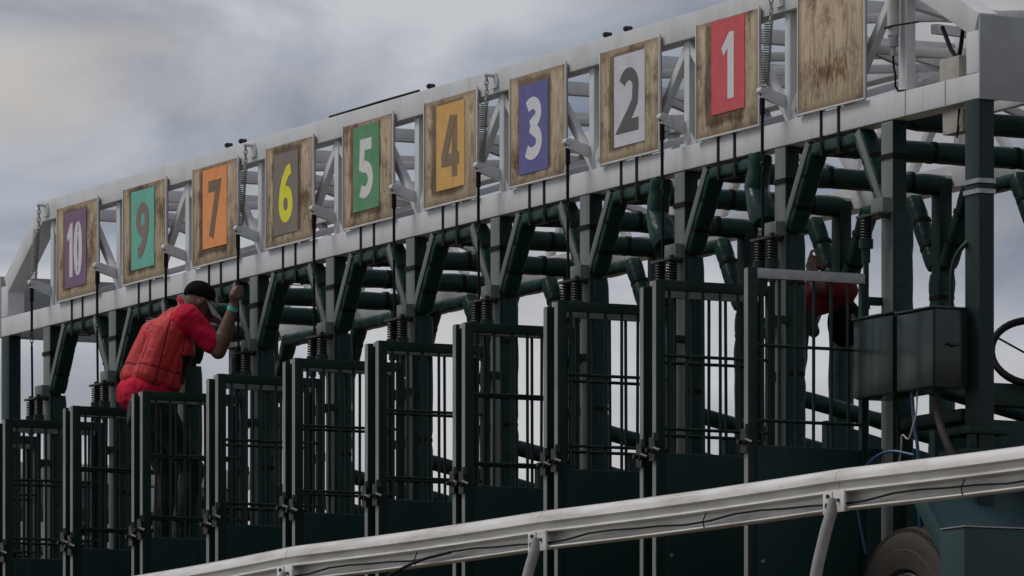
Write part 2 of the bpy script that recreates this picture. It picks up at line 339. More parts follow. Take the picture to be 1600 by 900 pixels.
# front corner cap of the end panel: the box-shaped corner under the sloping chord
for i, x in enumerate(DX):
    for yy in (0.03, YR + 0.03):
        bw = 0.06 if i else 0.085
        bm = nb(); box(bm, -bw/2, bw/2, 0, 0.05, 0, 3.747 - ZB1)
        put('web_post', shared(('web', bw), lambda: to_mesh('web_post', bm, 0.004)) , 'white', G, (x + (0.03 if i else 0.11), yy, ZB1))
        if yy < 1:   # little gusset
            bm = nb(); prism(bm, [(0, 0), (0.075, 0), (0, 0.075)], 0, 0.006)
            put('gusset', shared('gus', lambda: to_mesh('gusset', bm)), 'white', G, (x + 0.061, 0.035, ZB1 + 0.0005))
        for sgn in (-1, 1):
            if (i == 0 and sgn > 0) or (i == ND - 1 and sgn < 0): continue
            if i % 2 == 0: a, b = (x + 0.03, yy + 0.025, 3.735), (x + 0.03 + sgn * 0.52, yy + 0.025, ZB1 + 0.01)
            else: a, b = (x + 0.03, yy + 0.025, ZB1 + 0.015), (x + 0.03 + sgn * 0.52, yy + 0.025, 3.74)
            beam('diagonal_brace', a, b, 0.042, 0.048, 'white', G, 0.003)
    beam('cross_beam', (x + 0.03, 0.13, 3.80), (x + 0.03, YR, 3.80), 0.06, 0.075, 'white', G, 0.004)
    beam('cross_beam', (x + 0.0, 0.122, 3.10), (x + 0.0, YR, 3.10), 0.06, 0.06, 'white', G, 0.004)
    if i < ND - 1:
        s = 1 if i % 2 else -1
        ya, yb = (0.10, YR + 0.02) if s > 0 else (YR + 0.02, 0.10)
        beam('plan_brace', (x, ya, 3.715), (x - S, yb, 3.715), 0.045, 0.045, 'white', G, 0.003)
        if i < 3: beam('plan_brace', (x, yb, 3.662), (x - S, ya, 3.662), 0.045, 0.045, 'white', G, 0.003)
    # sway brace across the gate inside the truss
    if i % 2 == 0: beam('sway_brace', (x + 0.09, 0.1, 3.22), (x + 0.09, YR, 3.70), 0.04, 0.04, 'white', G, 0.003)
    else: beam('sway_brace', (x + 0.09, 0.1, 3.70), (x + 0.09, YR, 3.22), 0.04, 0.04, 'white', G, 0.003)
for a, b in (((0.86, 0.12, 3.30), (0.0, YR, 3.30)), ((0.86, YR, 3.27), (0.05, 0.12, 3.27)), ((0.84, 0.12, 3.25), (-0.3, 1.0, 3.62)), ((0.80, 0.8, 3.44), (-0.2, 0.9, 3.80))):
    beam('plan_brace', a, b, 0.05, 0.055, 'white', G, 0.003)
for a, b in (((0.10, 0.12, 3.72), (0.0, 1.60, 3.24)), ((0.10, 0.14, 3.24), (0.0, 1.60, 3.70)), ((0.80, 0.14, 3.36), (-0.95, YR, 3.58)), ((0.78, 1.5, 3.30), (-0.9, 0.14, 3.56)), ((0.84, 0.9, 3.25), (-1.0, 0.95, 3.25)), ((0.2, 0.16, 3.50), (-0.9, 1.6, 3.66))):
    beam('plan_brace', a, b, 0.042, 0.048, 'white', G, 0.003)
# --- end posts
for xe, yy in ((0.832, 0.002), (-11.72, 0.002), (0.832, YR + 0.002), (-11.72, YR + 0.002)):
    bm = nb(); box(bm, -0.069, 0.069, 0, 0.085, 0, ZB0 - 0.35)
    put('end_post', to_mesh('end_post', bm, 0.006), 'postgreen' if xe > 0 else 'green', G, (xe, yy, 0.35))
for zz in (2.615, 2.665):
    bm = nb(); loop_strap(bm, (0, 0, 0), (0, 0, 1), 0.148, 0.096, 0.022, 0.004, Vector((0, 1, 0)), 0.12)
    put('post_band', bm, 'steel', G, (0.832, 0.044, zz))
# --- dividers: front and rear posts with padding
col_pad = {}
for v in range(3):
    bm = nb(); pad(bm, (0, 0, 0), (0, 0, 1.42), 0.130, 0.108, Vector((0, 1, 0)), (0.12, 0.5, 0.86), seed=v + 1, sq=0.34, nseg=26); col_pad[v] = to_mesh('column_pad', bm, ang=60)
    bm = nb(); pad(bm, (0, 0, 0), (0, 0, 1.40), 0.130, 0.118, Vector((0, 1, 0)), (0.16, 0.55, 0.9), seed=v + 5, sq=0.5, nseg=30, puff=0.016); col_pad[v + 3] = to_mesh('column_pad', bm, ang=60)
for i, x in enumerate(DX):
    wd = 0.058
    bm = nb(); box(bm, -wd, wd, 0, 0.075, 0, ZB0 - 0.35 - 0.002)
    put('front_post', shared('fpost', lambda: to_mesh('front_post', bm, 0.005)), 'green', G, (x, 0.008, 0.35))
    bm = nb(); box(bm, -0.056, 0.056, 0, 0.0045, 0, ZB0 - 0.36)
    put('post_front_sheen', shared('fsheen', lambda: to_mesh('post_front_sheen', bm, 0.001)), 'front_grey', G, (x, 0.003, 0.355))  # added pale strip: sheen on the post's front face, as colour
    o = put('column_pad', col_pad[i % 3], 'vinyl', G, (x + 0.002, 0.071, 1.19))
    for zz in (2.36, 1.9, 1.36):
        bm = nb(); loop_strap(bm, (0, 0, 0), (0, 0, 1), 0.121, 0.101, 0.022, 0.003, Vector((0, 1, 0)), 0.34)
        put('column_strap', shared('cs1', lambda: to_mesh('column_strap', bm)), 'black', o, (x + 0.002, 0.071, zz))
    bm = nb(); box(bm, -0.048, 0.048, 0, 0.075, 0, ZB0 - 0.352 + 0.05)
    put('rear_post', shared('rpost', lambda: to_mesh('rear_post', bm, 0.005)), 'green', G, (x, YR - 0.08, 0.35))
    o = put('column_pad', col_pad[3 + i % 3], 'vinyl', G, (x, YR - 0.042, 1.2))
    for zz in (2.47, 1.97):
        bm = nb(); loop_strap(bm, (0, 0, 0), (0, 0, 1), 0.122, 0.110, 0.022, 0.003, Vector((0, 1, 0)))
        put('column_strap', shared('cs2', lambda: to_mesh('column_strap', bm)), 'black', o, (x, YR - 0.042, zz))
    # strap round the bare post
    bm = nb(); loop_strap(bm, (0, 0, 0), (0, 0, 1), 0.132, 0.094, 0.024, 0.003, Vector((0, 1, 0)), 0.12)
    put('post_strap', shared('ps', lambda: to_mesh('post_strap', bm)), 'black', G, (x, 0.045, 2.885))
    # padded rail along the top of the divider
    bm = nb(); pad(bm, (0, 0, 0), (0, 1.47, 0), 0.115, 0.112, straps=(0.22, 0.52, 0.86), seed=i + 3, sq=0.8, nseg=30)
    o = put('divider_pad', to_mesh('divider_pad', bm, ang=60), 'vinyl', G, (x, 0.13, 3.083 - (0.0 if i % 2 else 0.006)))
    for t in (0.22, 0.52, 0.86):
        bm = nb(); loop_strap(bm, (0, 0, 0), (0, 1, 0), 0.108, 0.106, 0.024, 0.003)
        put('strap', shared('ds', lambda: to_mesh('strap', bm)), 'black', o, (x, 0.13 + 1.47 * t, 3.083))
    # lower divider: sloping padded guard over a kick panel
    bm = nb(); pad(bm, (0, 0, 0), (0, 1.48, -0.315), 0.085, 0.085, straps=(0.3, 0.7), seed=i + 20, sq=0.85, nseg=20)
    put('guard_pad', to_mesh('guard_pad', bm, ang=60), 'vinyl', G, (x, 0.085, 1.79))
    bm = nb(); v = [bm.verts.new(q) for q in ((-0.03, 0.26, 0.35), (-0.03, 1.56, 0.35), (-0.03, 1.56, 1.36), (-0.03, 0.26, 1.675), (0.03, 0.26, 0.35), (0.03, 1.56, 0.35), (0.03, 1.56, 1.36), (0.03, 0.26, 1.675))]
    for f in ((0,3,2,1),(4,5,6,7),(0,1,5,4),(1,2,6,5),(2,3,7,6),(3,0,4,7)): bm.faces.new([v[k] for k in f])
    put('kick_panel', shared('kick', lambda: to_mesh('kick_panel', bm, 0.012)), 'panel', G, (x, 0, 0))
# --- arches: corner and header padding in every stall, front and rear
def corner(seed, s, q=0.5, thick=0.115):
    bm = nb(); pad(bm, (0, 0, 0), (s * 0.250, 0, 0.395), 0.088, thick, Vector((0, 1, 0)), (0.3, 0.68), seed=seed, sq=q, nseg=14, puff=0.008)
    return to_mesh('corner_pad', bm, ang=55)
for i in range(ND - 1):
    xl, xr = DX[i + 1], DX[i]            # stall between the two posts
    for yy, nm in ((0.052, 'front'), (YR - 0.04, 'rear')):
        for s in (1, -1):
            xs = xl + 0.062 if s > 0 else xr - 0.062
            slack = nm == 'front' and s < 0 and i in (1, 2)
            if slack:     # a pad whose lower end has come away and hangs in front of the post
                bm = nb(); pad(bm, (0, 0, 0), (-0.02, -0.02, -0.20), 0.10, 0.12, Vector((0, 1, 0)), (0.4,), seed=i, sq=0.7, nseg=8, puff=0.02)
                pad(bm, (-0.02, -0.02, -0.19), (0.10, -0.03, -0.36), 0.115, 0.135, Vector((0, 1, 0)), (0.15, 0.95), seed=i + 9, sq=0.7, nseg=8, puff=0.03)
                put('corner_pad', to_mesh('corner_pad', bm, ang=60), 'vinyl', G, (xs - 0.17, 0.02, 3.05))
                continue
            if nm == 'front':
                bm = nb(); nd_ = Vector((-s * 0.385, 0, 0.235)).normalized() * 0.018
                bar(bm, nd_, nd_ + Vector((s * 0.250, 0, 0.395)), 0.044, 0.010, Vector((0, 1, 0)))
                put('arch_front_sheen', shared(('apl', s), lambda: to_mesh('arch_front_sheen', bm, 0.002)), 'front_grey', G, (xs, 0.003, 2.64))  # pale strip painting the glare on the corner pad's front face
            o = put('corner_pad', corner(i * 4 + s, s, 0.26 if nm == 'front' else 0.6, 0.094 if nm == 'front' else 0.095), 'vinyl', G, (xs, yy, 2.64))
            for t in (0.3, 0.68):
                bm = nb(); loop_strap(bm, (0, 0, 0), (s * 0.235, 0, 0.385), 0.086, 0.090 if nm == 'front' else 0.09, 0.02, 0.003, Vector((0, 1, 0)), 0.26 if nm == 'front' else 0.5)
                put('strap', shared(('cst', s, nm), lambda: to_mesh('strap', bm)), 'black', o, (xs + s * 0.235 * t, yy, 2.64 + 0.385 * t))
        bm = nb(); pad(bm, (0, 0, 0), (0.47, 0, 0), 0.10, 0.080, straps=(0.25, 0.72), seed=i + 40, sq=0.6, nseg=14)
        put('header_pad', to_mesh('header_pad', bm, ang=60), 'vinyl', G, (xl + 0.315, yy, 3.012))
    for dx in (0.44, 0.62):
        bm = nb()
        x = xl + dx
        # strap tied round the lower beam and the header pad
        for y0, y1, z0, z1 in ((-0.004, -0.001, 2.968, 3.190), (-0.004, 0.124, 3.1885, 3.1915), (0.1215, 0.1245, 2.968, 3.190), (-0.004, 0.124, 2.964, 2.968)):
            box(bm, -0.0125, 0.0125, y0, y1, z0, z1)
        put('beam_strap', shared('bst', lambda: to_mesh('beam_strap', bm, smooth=False)), 'black', G, (x, 0, 0))
# --- door gear
def coil(bm, r, L_, turns, wr, n=5, steps=12):
    tube(bm, [(r*math.cos(2*math.pi*k/steps), r*math.sin(2*math.pi*k/steps), -L_*k/(turns*steps)) for k in range(int(turns*steps) + 1)], wr, n)
ZT = 2.335
def leaf_mesh(kind):
    bm = nb(); L_ = 0.66
    tw = 0.05
    box(bm, -0.021, 0.021, -L_, -L_ + tw, -1.93, 0.0)                  # meeting stile
    box(bm, -0.018, 0.018, -0.020, 0, -1.93, -0.002)                   # hinge stile
    box(bm, -0.020, 0.020, -L_ + tw + 0.001, -0.021, -0.052, -0.001)   # head
    box(bm, -0.020, 0.020, -L_ + tw + 0.001, -0.021, -1.93, -1.87)
    return to_mesh('door_leaf', bm, 0.004)
def round_bar(r, a, b, n=8):
    bm = nb(); tube(bm, [a, b], r, n); return to_mesh('bar', bm)
def panel_mesh():
    bm = nb(); box(bm, -0.014, 0.014, -0.608, -0.023, -1.868, -0.872)
    return to_mesh('panel', bm, 0.010, seg=3)
def latch_mesh():
    bm = nb()
    box(bm, -0.03, 0.03, -0.678, -0.662, -0.90, -0.78)
    tube(bm, [(0.0, -0.672, -0.86), (0.055, -0.69, -0.84), (0.09, -0.675, -0.855)], 0.011, 8)
    tube(bm, [(0.03, -0.67, -0.80), (0.03, -0.67, -0.76)], 0.014, 8)
    tube(bm, [(-0.02, -0.58, -0.845), (-0.02, -0.70, -0.845)], 0.012, 8)
    return to_mesh('latch', bm, 0)
for i, x in enumerate(DX):
    # bracket on the post and plate over the springs
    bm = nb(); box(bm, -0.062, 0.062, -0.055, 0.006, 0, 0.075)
    put('hinge_bracket', shared('hbk', lambda: to_mesh('hinge_bracket', bm, 0.005)), 'front_grey', G, (x, 0, 2.60))
    bm = nb(); bar(bm, (-0.115, -0.08, 0), (0.115, -0.08, 0), 0.06, 0.014); box(bm, -0.03, 0.03, -0.06, 0.0, -0.006, 0.006)
    put('spring_plate', shared('spl', lambda: to_mesh('spring_plate', bm, 0.002)), 'darksteel', G, (x, 0, 2.587))
    for s in (-1, 1):
        if i == 0 and s > 0: continue
        hx, hy = x + (0.07 if s > 0 else -0.062), -0.08
        bm = nb(); coil(bm, 0.026, 0.105, 7.5, 0.0062)
        put('door_spring', shared('spr', lambda: to_mesh('door_spring', bm, ang=80)), 'darksteel', G, (hx, hy, 2.575))
        bm = nb(); tube(bm, [(0, 0, 2.61), (0, 0, 0.42)], 0.0145, 10)
        tube(bm, [(0, 0, 2.476), (0, 0, 2.43)], 0.036, 12); tube(bm, [(0, 0, 2.43), (0, 0, 2.36)], 0.022, 10)
        for z in (2.18, 1.9, 1.3): tube(bm, [(0, 0, z), (0, 0, z - 0.05)], 0.021, 10)
        put('hinge_rod', shared('hrod', lambda: to_mesh('hinge_rod', bm)), 'green', G, (hx, hy, 0))
        bm = nb(); box(bm, -0.02, 0.02, 0, 0.10, 0, 0.04)
        for z in (2.15, 1.40): put('hinge_arm', shared('harm', lambda: to_mesh('hinge_arm', bm, 0.004)), 'green', G, (hx, hy - 0.012, z))
        jz = random.uniform(-0.006, 0.006)
        lf = put('door_leaf', shared(('leaf', s), lambda: leaf_mesh(s)), 'green', G, (hx, -0.095, ZT + jz - (0.03 if i == 0 else 0.012 if s < 0 else 0)))
        lf.rotation_euler = (0, 0, R(random.uniform(-1.3, 1.3)))
        base = WL[lf.name]
        for k in range(6):
            bm = None
            yb = -0.572 + k * 0.096
            put('bar', shared('vbar', lambda: round_bar(0.0088, (0, 0, -0.05), (0, 0, -0.874))), 'postgreen', lf, base + Vector((random.uniform(-0.003, 0.003), yb + random.uniform(-0.006, 0.006), 0))).rotation_euler = (R(random.uniform(-0.35, 0.35)), 0, 0)
        for zb in (-0.382, -0.752):
            put('cross_bar', shared(('cb', zb), lambda: round_bar(0.0085, (0.010, -0.61, zb), (0.010, -0.020, zb))), 'green', lf, base)
        put('panel', shared('panel', panel_mesh), 'panel', lf, base)
        put('latch', shared('latch', latch_mesh), 'darksteel', lf, base + Vector((0, 0, random.uniform(-0.02, 0.02))))
        bm = nb(); tube(bm, [(0.012, -0.56, -1.45), (0.020, -0.56, -1.45)], 0.009, 8)
        put('panel_bolt', shared('pbolt', lambda: to_mesh('panel_bolt', bm)), 'steel', lf, base + Vector((0, random.uniform(-0.02, 0.1), random.uniform(-0.1, 0.1))))
        # meeting stile's lit front edge, its brightness put into the strip's colour
        bm = nb(); box(bm, -0.019, 0.019, -0.6635, -0.6608, -1.92, -0.006)
        put('lit_edge_strip', shared('estrip', lambda: to_mesh('lit_edge_strip', bm, smooth=False)), 'edge', lf, base)
        if s < 0:
            bm = nb(); box(bm, 0.0205, 0.0245, -0.612, -0.004, -0.053, -0.004)
            put('head_strip', shared('hstrip', lambda: to_mesh('head_strip', bm, 0.001)), 'steel', lf, base)
        else:
            bm = nb(); box(bm, -0.055, 0.0, -0.660, -0.640, -0.030, -0.004)
            put('stile_cap', shared('scap', lambda: to_mesh('stile_cap', bm, 0.002)), 'steel', lf, base)
    if i == 0: continue
    # lever arm, cable and chain that pull the doors open
    bm = nb(); bar(bm, (0, -0.105, 3.335), (0, 0.27, 3.225), 0.030, 0.060)
    tube(bm, [(-0.022, -0.105, 3.342), (0.022, -0.105, 3.342)], 0.019, 12)
    put('lever_arm', shared('lev', lambda: to_mesh('lever_arm', bm, 0.003)), 'white', G, (x, 0, 0))
    bm = nb(); tube(bm, [(0, 0, 3.33), (0, 0, 3.02)], 0.0085, 6); tube(bm, [(0, 0, 3.33), (0, 0, 3.22)], 0.014, 8); tube(bm, [(0, 0, 2.93), (0, 0.004, 2.59)], 0.0075, 6)
    o = put('lift_cable', shared('cab', lambda: to_mesh('lift_cable', bm)), 'black', G, (x, -0.10, 0))
    bm = nb()
    for k in range(4):
        c = 3.015 - k * 0.026; fl = k % 2
        pts = []
        for j in range(10):
            a = 2*math.pi*j/10; u_, v_ = 0.009*math.cos(a), 0.019*math.sin(a)
            pts.append((u_ if fl else 0, 0 if fl else u_, c + v_))
        tube(bm, pts, 0.0032, 5, closed=True)
    put('chain', shared('chn', lambda: to_mesh('chain', bm, ang=80)), 'darksteel', o, (x, -0.10, 0))
    if i in (1, 4, 7, 10):
        bm = nb(); coil(bm, 0.021, 0.33, 27, 0.0036, 5, 12)
        so_ = put('return_spring', shared('rsp', lambda: to_mesh('return_spring', bm, ang=80)), 'edge', G, (x + 0.012, -0.07, 3.69))
        so_.rotation_euler = (R(-4), 0, 0)
        bm = nb()
        for k in range(6):
            c = 3.70 + k * 0.026; fl = k % 2; pts = []
            for j in range(10):
                a = 2*math.pi*j/10; u_, v_ = 0.010*math.cos(a), 0.019*math.sin(a)
                pts.append((u_ if fl else 0, 0 if fl else u_, c + v_))
            tube(bm, pts, 0.0036, 5, closed=True)
        put('spring_chain', shared('chn2', lambda: to_mesh('spring_chain', bm, ang=80)), 'steel', G, (x + 0.012, -0.055, 0))
        bm = nb(); prism(bm, [(-0.035, 0), (0.035, 0), (0.035, 0.05), (0.015, 0.085), (-0.015, 0.085), (-0.035, 0.05)], -0.012, 0.0); tube(bm, [(0, -0.07, 0.07), (0, 0, 0.07)], 0.010, 8)
        put('hook_plate', shared('hkp', lambda: to_mesh('hook_plate', bm)), 'white', G, (x + 0.012, 0.001, 3.775))
# --- small fittings on the top chord
for x in (-8.13, -7.92, -5.28, -3.08, -2.84, 0.04):
    bm = nb(); tube(bm, [(0, 0.03, 0), (0, -0.008, 0)], 0.016, 12); tube(bm, [(0, -0.008, 0), (0, -0.016, 0)], 0.010, 10)
    put('cable_gland', shared('gland', lambda: to_mesh('cable_gland', bm)), 'darksteel', G, (x, 0.02, 3.900))
bm = nb(); tube(bm, [(-6.62, 0.012, 3.888), (-6.2, 0.01, 3.889), (-5.9, 0.012, 3.891), (-5.42, 0.02, 3.892)], 0.008, 6)
put('top_cable', bm, 'black', G)
# --- beam seams: cover plates on the joints of the lower beam
for x in (-0.03, 0.36):
    bm = nb(); box(bm, -0.004, 0.004, -0.0025, 0.0, 0.004, 0.122)
    put('weld_seam', shared('weld', lambda: to_mesh('weld_seam', bm, smooth=False)), 'beige', G, (x + 0.22, 0, ZB0))
# --- chassis, deck and running gear
for yy in (0.11, YR - 0.1):
    bm = nb(); box(bm, 0, 12.6, 0, 0.14, 0, 0.2)
    put('chassis_beam', to_mesh('chassis_beam', bm, 0.008), 'green', G, (-11.75, yy, 0.36))
for zz, h in ((1.60, 0.11), (1.33, 0.20)):
    bm = nb(); box(bm, 0, 0.10, 0, 2.2, 0, h)
    put('end_rail', to_mesh('end_rail', bm, 0.006), 'panel', G, (0.62, 0.10, zz))
for zz in (1.44, 1.335):
    bm = nb(); box(bm, 0.62, 0.915, -0.065, 0.165, zz, zz + 0.035)
    put('post_collar', to_mesh('post_collar', bm, 0.005), 'green', G)
for q in (0.66, 0.885):
    bm = nb(); box(bm, q - 0.02, q + 0.02, -0.05, -0.015, 1.3705, 1.4395)
    put('collar_block', to_mesh('collar_block', bm, 0.004), 'green', G)
bm = nb(); box(bm, 0.10, 0.70, 0.02, 0.16, 1.52, 1.58)
put('box_shelf', to_mesh('box_shelf', bm, 0.005), 'green', G)
bm = nb(); box(bm, 0.07, 0.72, 0.25, 1.5, 0.55, 1.15)
put('wheel_house', to_mesh('wheel_house', bm, 0.01), 'panel', G)
# wheel
def lathe_y(bm, prof, c, n=40):
    rings = []
    for k in range(n):
        a = 2*math.pi*k/n
        rings.append([bm.verts.new((c[0] + r*math.cos(a), c[1] + y, c[2] + r*math.sin(a))) for y, r in prof])
    for k in range(n):
        A, B = rings[k], rings[(k+1) % n]
        for j in range(len(prof) - 1): bm.faces.new((A[j], A[j+1], B[j+1], B[j]))
for xw in (0.50, -11.1):
    bm = nb(); lathe_y(bm, [(-0.085, 0.10), (-0.085, 0.22), (-0.10, 0.26), (-0.13, 0.275), (-0.085, 0.285), (0.08, 0.285)], (0, 0, 0))
    wh = put('wheel', to_mesh('wheel', bm), 'steel', G, (xw, -0.06, 0.507))
    bm = nb(); lathe_y(bm, [(-0.10, 0.287), (-0.135, 0.30), (-0.146, 0.36), (-0.147, 0.39), (-0.143, 0.395), (-0.143, 0.43), (-0.134, 0.465), (-0.115, 0.492), (-0.108, 0.5005), (-0.06, 0.506), (-0.055, 0.495), (-0.045, 0.495), (-0.04, 0.507), (0.04, 0.507), (0.045, 0.495), (0.055, 0.495), (0.06, 0.506), (0.108, 0.5005), (0.134, 0.465), (0.146, 0.36), (0.10, 0.287)], (0, 0, 0), 72)
    put('tyre', to_mesh('tyre', bm, ang=30), 'rubber', wh, (xw, -0.06, 0.507))
    bm = nb()
    for k in range(120):
        b2 = nb(); box(b2, 0.478, 0.4965, -0.1275, -0.1165, -0.0085, 0.0085); bmesh.ops.transform(b2, matrix=Matrix.Rotation(-2*math.pi*k/120, 4, 'Y'), verts=b2.verts)
        tm = bpy.data.meshes.new('t'); b2.to_mesh(tm); b2.free(); bm.from_mesh(tm); bpy.data.meshes.remove(tm)
    o = put('tread_block', to_mesh('tread_block', bm, smooth=False), 'rubber', wh, (xw, -0.06, 0.507)); o['kind'] = 'stuff'
bm = nb(); prism(bm, [(0.735, 1.205), (0.775, 1.225), (1.62, 0.325), (1.58, 0.305)], -0.28, 1.1)
put('fender', to_mesh('fender', bm, 0.004), 'teal', G)
bm = nb(); prism(bm, [(0.70, 1.20), (0.785, 1.236), (1.635, 0.33), (1.55, 0.29)], -0.302, -0.281)
put('fender_lip', to_mesh('fender_lip', bm, 0.004), 'teal', G)
bm = nb(); box(bm, 1.335, 1.565, -0.47, 0.25, 0.35, 0.930)
put('tool_box', to_mesh('tool_box', bm, 0.008), 'teal', G)
bm = nb(); box(bm, 1.345, 1.57, -0.476, 0.24, 0.9315, 0.938)
put('tool_box_lid', to_mesh('tool_box_lid', bm, 0.002), 'steel', G)
bm = nb(); box(bm, 0.80, 1.0, 0.30, 1.6, 1.20, 1.30)
put('end_deck', to_mesh('end_deck', bm, 0.008), 'panel', G)
bm = nb(); box(bm, -8.40, -7.84, -0.455, 0.05, 1.33, 1.372)
put('standing_ledge', to_mesh('standing_ledge', bm, 0.005), 'panel', G)
bm = nb(); box(bm, -2.1, -1.2, 0.25, 1.1, 1.22, 1.262)
put('standing_ledge', to_mesh('standing_ledge', bm, 0.005), 'panel', G)

# ------------------------------------------------------------------ number boards
BW, BH = 0.675, 0.596
def strip(pts, hw, closed=False):
    """outline quads of a stroke along pts, mitred at its corners"""
    P = [Vector((x, 0, z)) for x, z in pts]; n = len(P); L_, R_ = [], []
    for i in range(n):
        if closed: d0 = (P[i] - P[i-1]).normalized(); d1 = (P[(i+1) % n] - P[i]).normalized()
        else: d0 = (P[i] - P[i-1]).normalized() if i else (P[1] - P[0]).normalized(); d1 = (P[i+1] - P[i]).normalized() if i < n-1 else d0
        t = (d0 + d1).normalized(); nrm = Vector((-t.z, 0, t.x)); k = hw / max(0.35, t.dot(d1))
        L_.append(P[i] + nrm*k); R_.append(P[i] - nrm*k)
    return L_, R_
def arc(cx, cz, rx, rz, a0, a1, n=16):
    return [(cx + rx*math.cos(R(a0 + (a1-a0)*k/n)), cz + rz*math.sin(R(a0 + (a1-a0)*k/n))) for k in range(n+1)]
def glyph(ch, W, H, hw):
    if ch == '1': return [('poly', [(W, H), (W, 0), (W-2*hw, 0), (W-2*hw, H*0.76), (W*0.16, H*0.66), (0, H*0.78), (W*0.62, H)])]
    if ch == '0': return [('loop', arc(W/2, H/2, W/2-hw, H/2-hw, 0, 360, 32)[:-1])]
    if ch == '2': return [('line', arc(W*0.47, H*0.70, W*0.53-hw, H*0.30-hw, 158, -12, 18) + [(W*0.80, H*0.46), (W*0.60, H*0.33), (hw*1.05, hw*1.05), (W, hw*1.05)])]
    if ch == '3': return [('line', arc(W*0.44, H*0.745, W*0.52-hw, H*0.255-hw, 140, -72, 18) + [(W*0.34, H*0.535)]), ('line', [(W*0.34, H*0.535)] + arc(W*0.42, H*0.285, W*0.58-hw, H*0.285-hw, 70, -138, 18))]
    if ch == '4': return [('line', [(W*0.74, 0), (W*0.74, H)]), ('line', [(W, H*0.29), (0.0, H*0.29)]), ('line', [(W*0.64, H*0.985), (W*0.12, H*0.31)])]
    if ch == '5': return [('line', [(W*0.90, H-hw), (W*0.24, H-hw), (W*0.19, H*0.555)] + arc(W*0.38, H*0.315, W*0.62-hw, H*0.315-hw, 96, -128, 18))]
    if ch == '6': return [('loop', arc(W/2, H*0.315, W/2-hw, H*0.315-hw, 0, 360, 28)[:-1]), ('line', [(W*0.86, H-hw*0.9), (W*0.62, H*0.875), (W*0.40, H*0.74), (W*0.25, H*0.57), (hw*1.02, H*0.36)])]
    if ch == '9': return [(k, [(W-x, H-z) for x, z in p]) for k, p in glyph('6', W, H, hw)]
    if ch == '7': return [('line', [(0, H-hw), (W*0.80, H-hw), (W*0.22, 0)])]
def digits(txt, wd, ht, hw=0.034):
    bm = nb(); parts = []
    if txt == '10': parts = [(glyph('1', 0.095, ht, 0.027), 0.0), (glyph('0', wd-0.115, ht, 0.029), 0.115)]
    else: parts = [(glyph(txt, wd, ht, hw), 0.0)]
    q = 0
    for g, dx in parts:
        for kind, pts in g:
            y = -0.0005 * q; q += 1
            sh = Vector((dx - wd/2, y, -ht/2))
            if kind == 'poly': f = bm.faces.new([bm.verts.new(Vector((x, 0, z)) + sh) for x, z in pts]); fs_ = [f]
            else:
                A, B = strip(pts, hw if txt != '10' else 0.029, kind == 'loop'); va = [bm.verts.new(p + sh) for p in A]; vb_ = [bm.verts.new(p + sh) for p in B]; n = len(va)
                fs_ = [bm.faces.new((va[i], va[(i+1) % n], vb_[(i+1) % n], vb_[i])) for i in range(n if kind == 'loop' else n-1)]
            r = bmesh.ops.extrude_face_region(bm, geom=fs_)
            bmesh.ops.translate(bm, vec=(0, 0.0012 + 0.0005*q, 0), verts=[e_ for e_ in r['geom'] if isinstance(e_, bmesh.types.BMVert)])
    me = to_mesh('numeral', bm, smooth=False); me.polygons.foreach_set('use_smooth', [False]*len(me.polygons)); return me
def lin(c): return tuple((v/255/12.92 if v/255 <= 0.04045 else ((v/255 + 0.055)/1.055)**2.4) for v in c)
CARDS = [   # index, text, card sRGB, numeral sRGB, x0, x1 (of width), top gap, bottom gap, numeral width
    (1, '1', (214, 66, 74), (214, 210, 216), .247, .784, .006, .105, .135, 'red card and white 1'),
    (2, '2', (204, 202, 214), (88, 85, 84), .24, .765, .043, .066, .215, 'white card and grey 2'),
    (3, '3', (88, 90, 158), (214, 212, 222), .174, .70, .055, .05, .21, 'blue card and white 3'),
    (4, '4', (222, 168, 72), (128, 108, 84), .24, .78, .037, .077, .225, 'mustard card and brown 4'),
    (5, '5', (82, 150, 102), (214, 214, 214), .217, .74, .026, .079, .19, 'green card and white 5'),
    (6, '6', (126, 116, 106), (226, 220, 50), .175, .69, .05, .06, .20, 'brown-grey card and yellow 6'),
    (7, '7', (250, 148, 58), (120, 98, 80), .23, .77, .023, .09, .185, 'orange card and brown 7'),
    (8, '9', (92, 186, 166), (128, 112, 106), .197, .74, .031, .074, .205, 'turquoise card and grey-brown 9'),
    (9, '10', (122, 90, 128), (214, 208, 214), .205, .728, .042, .066, .255, 'purple card and white 10')]
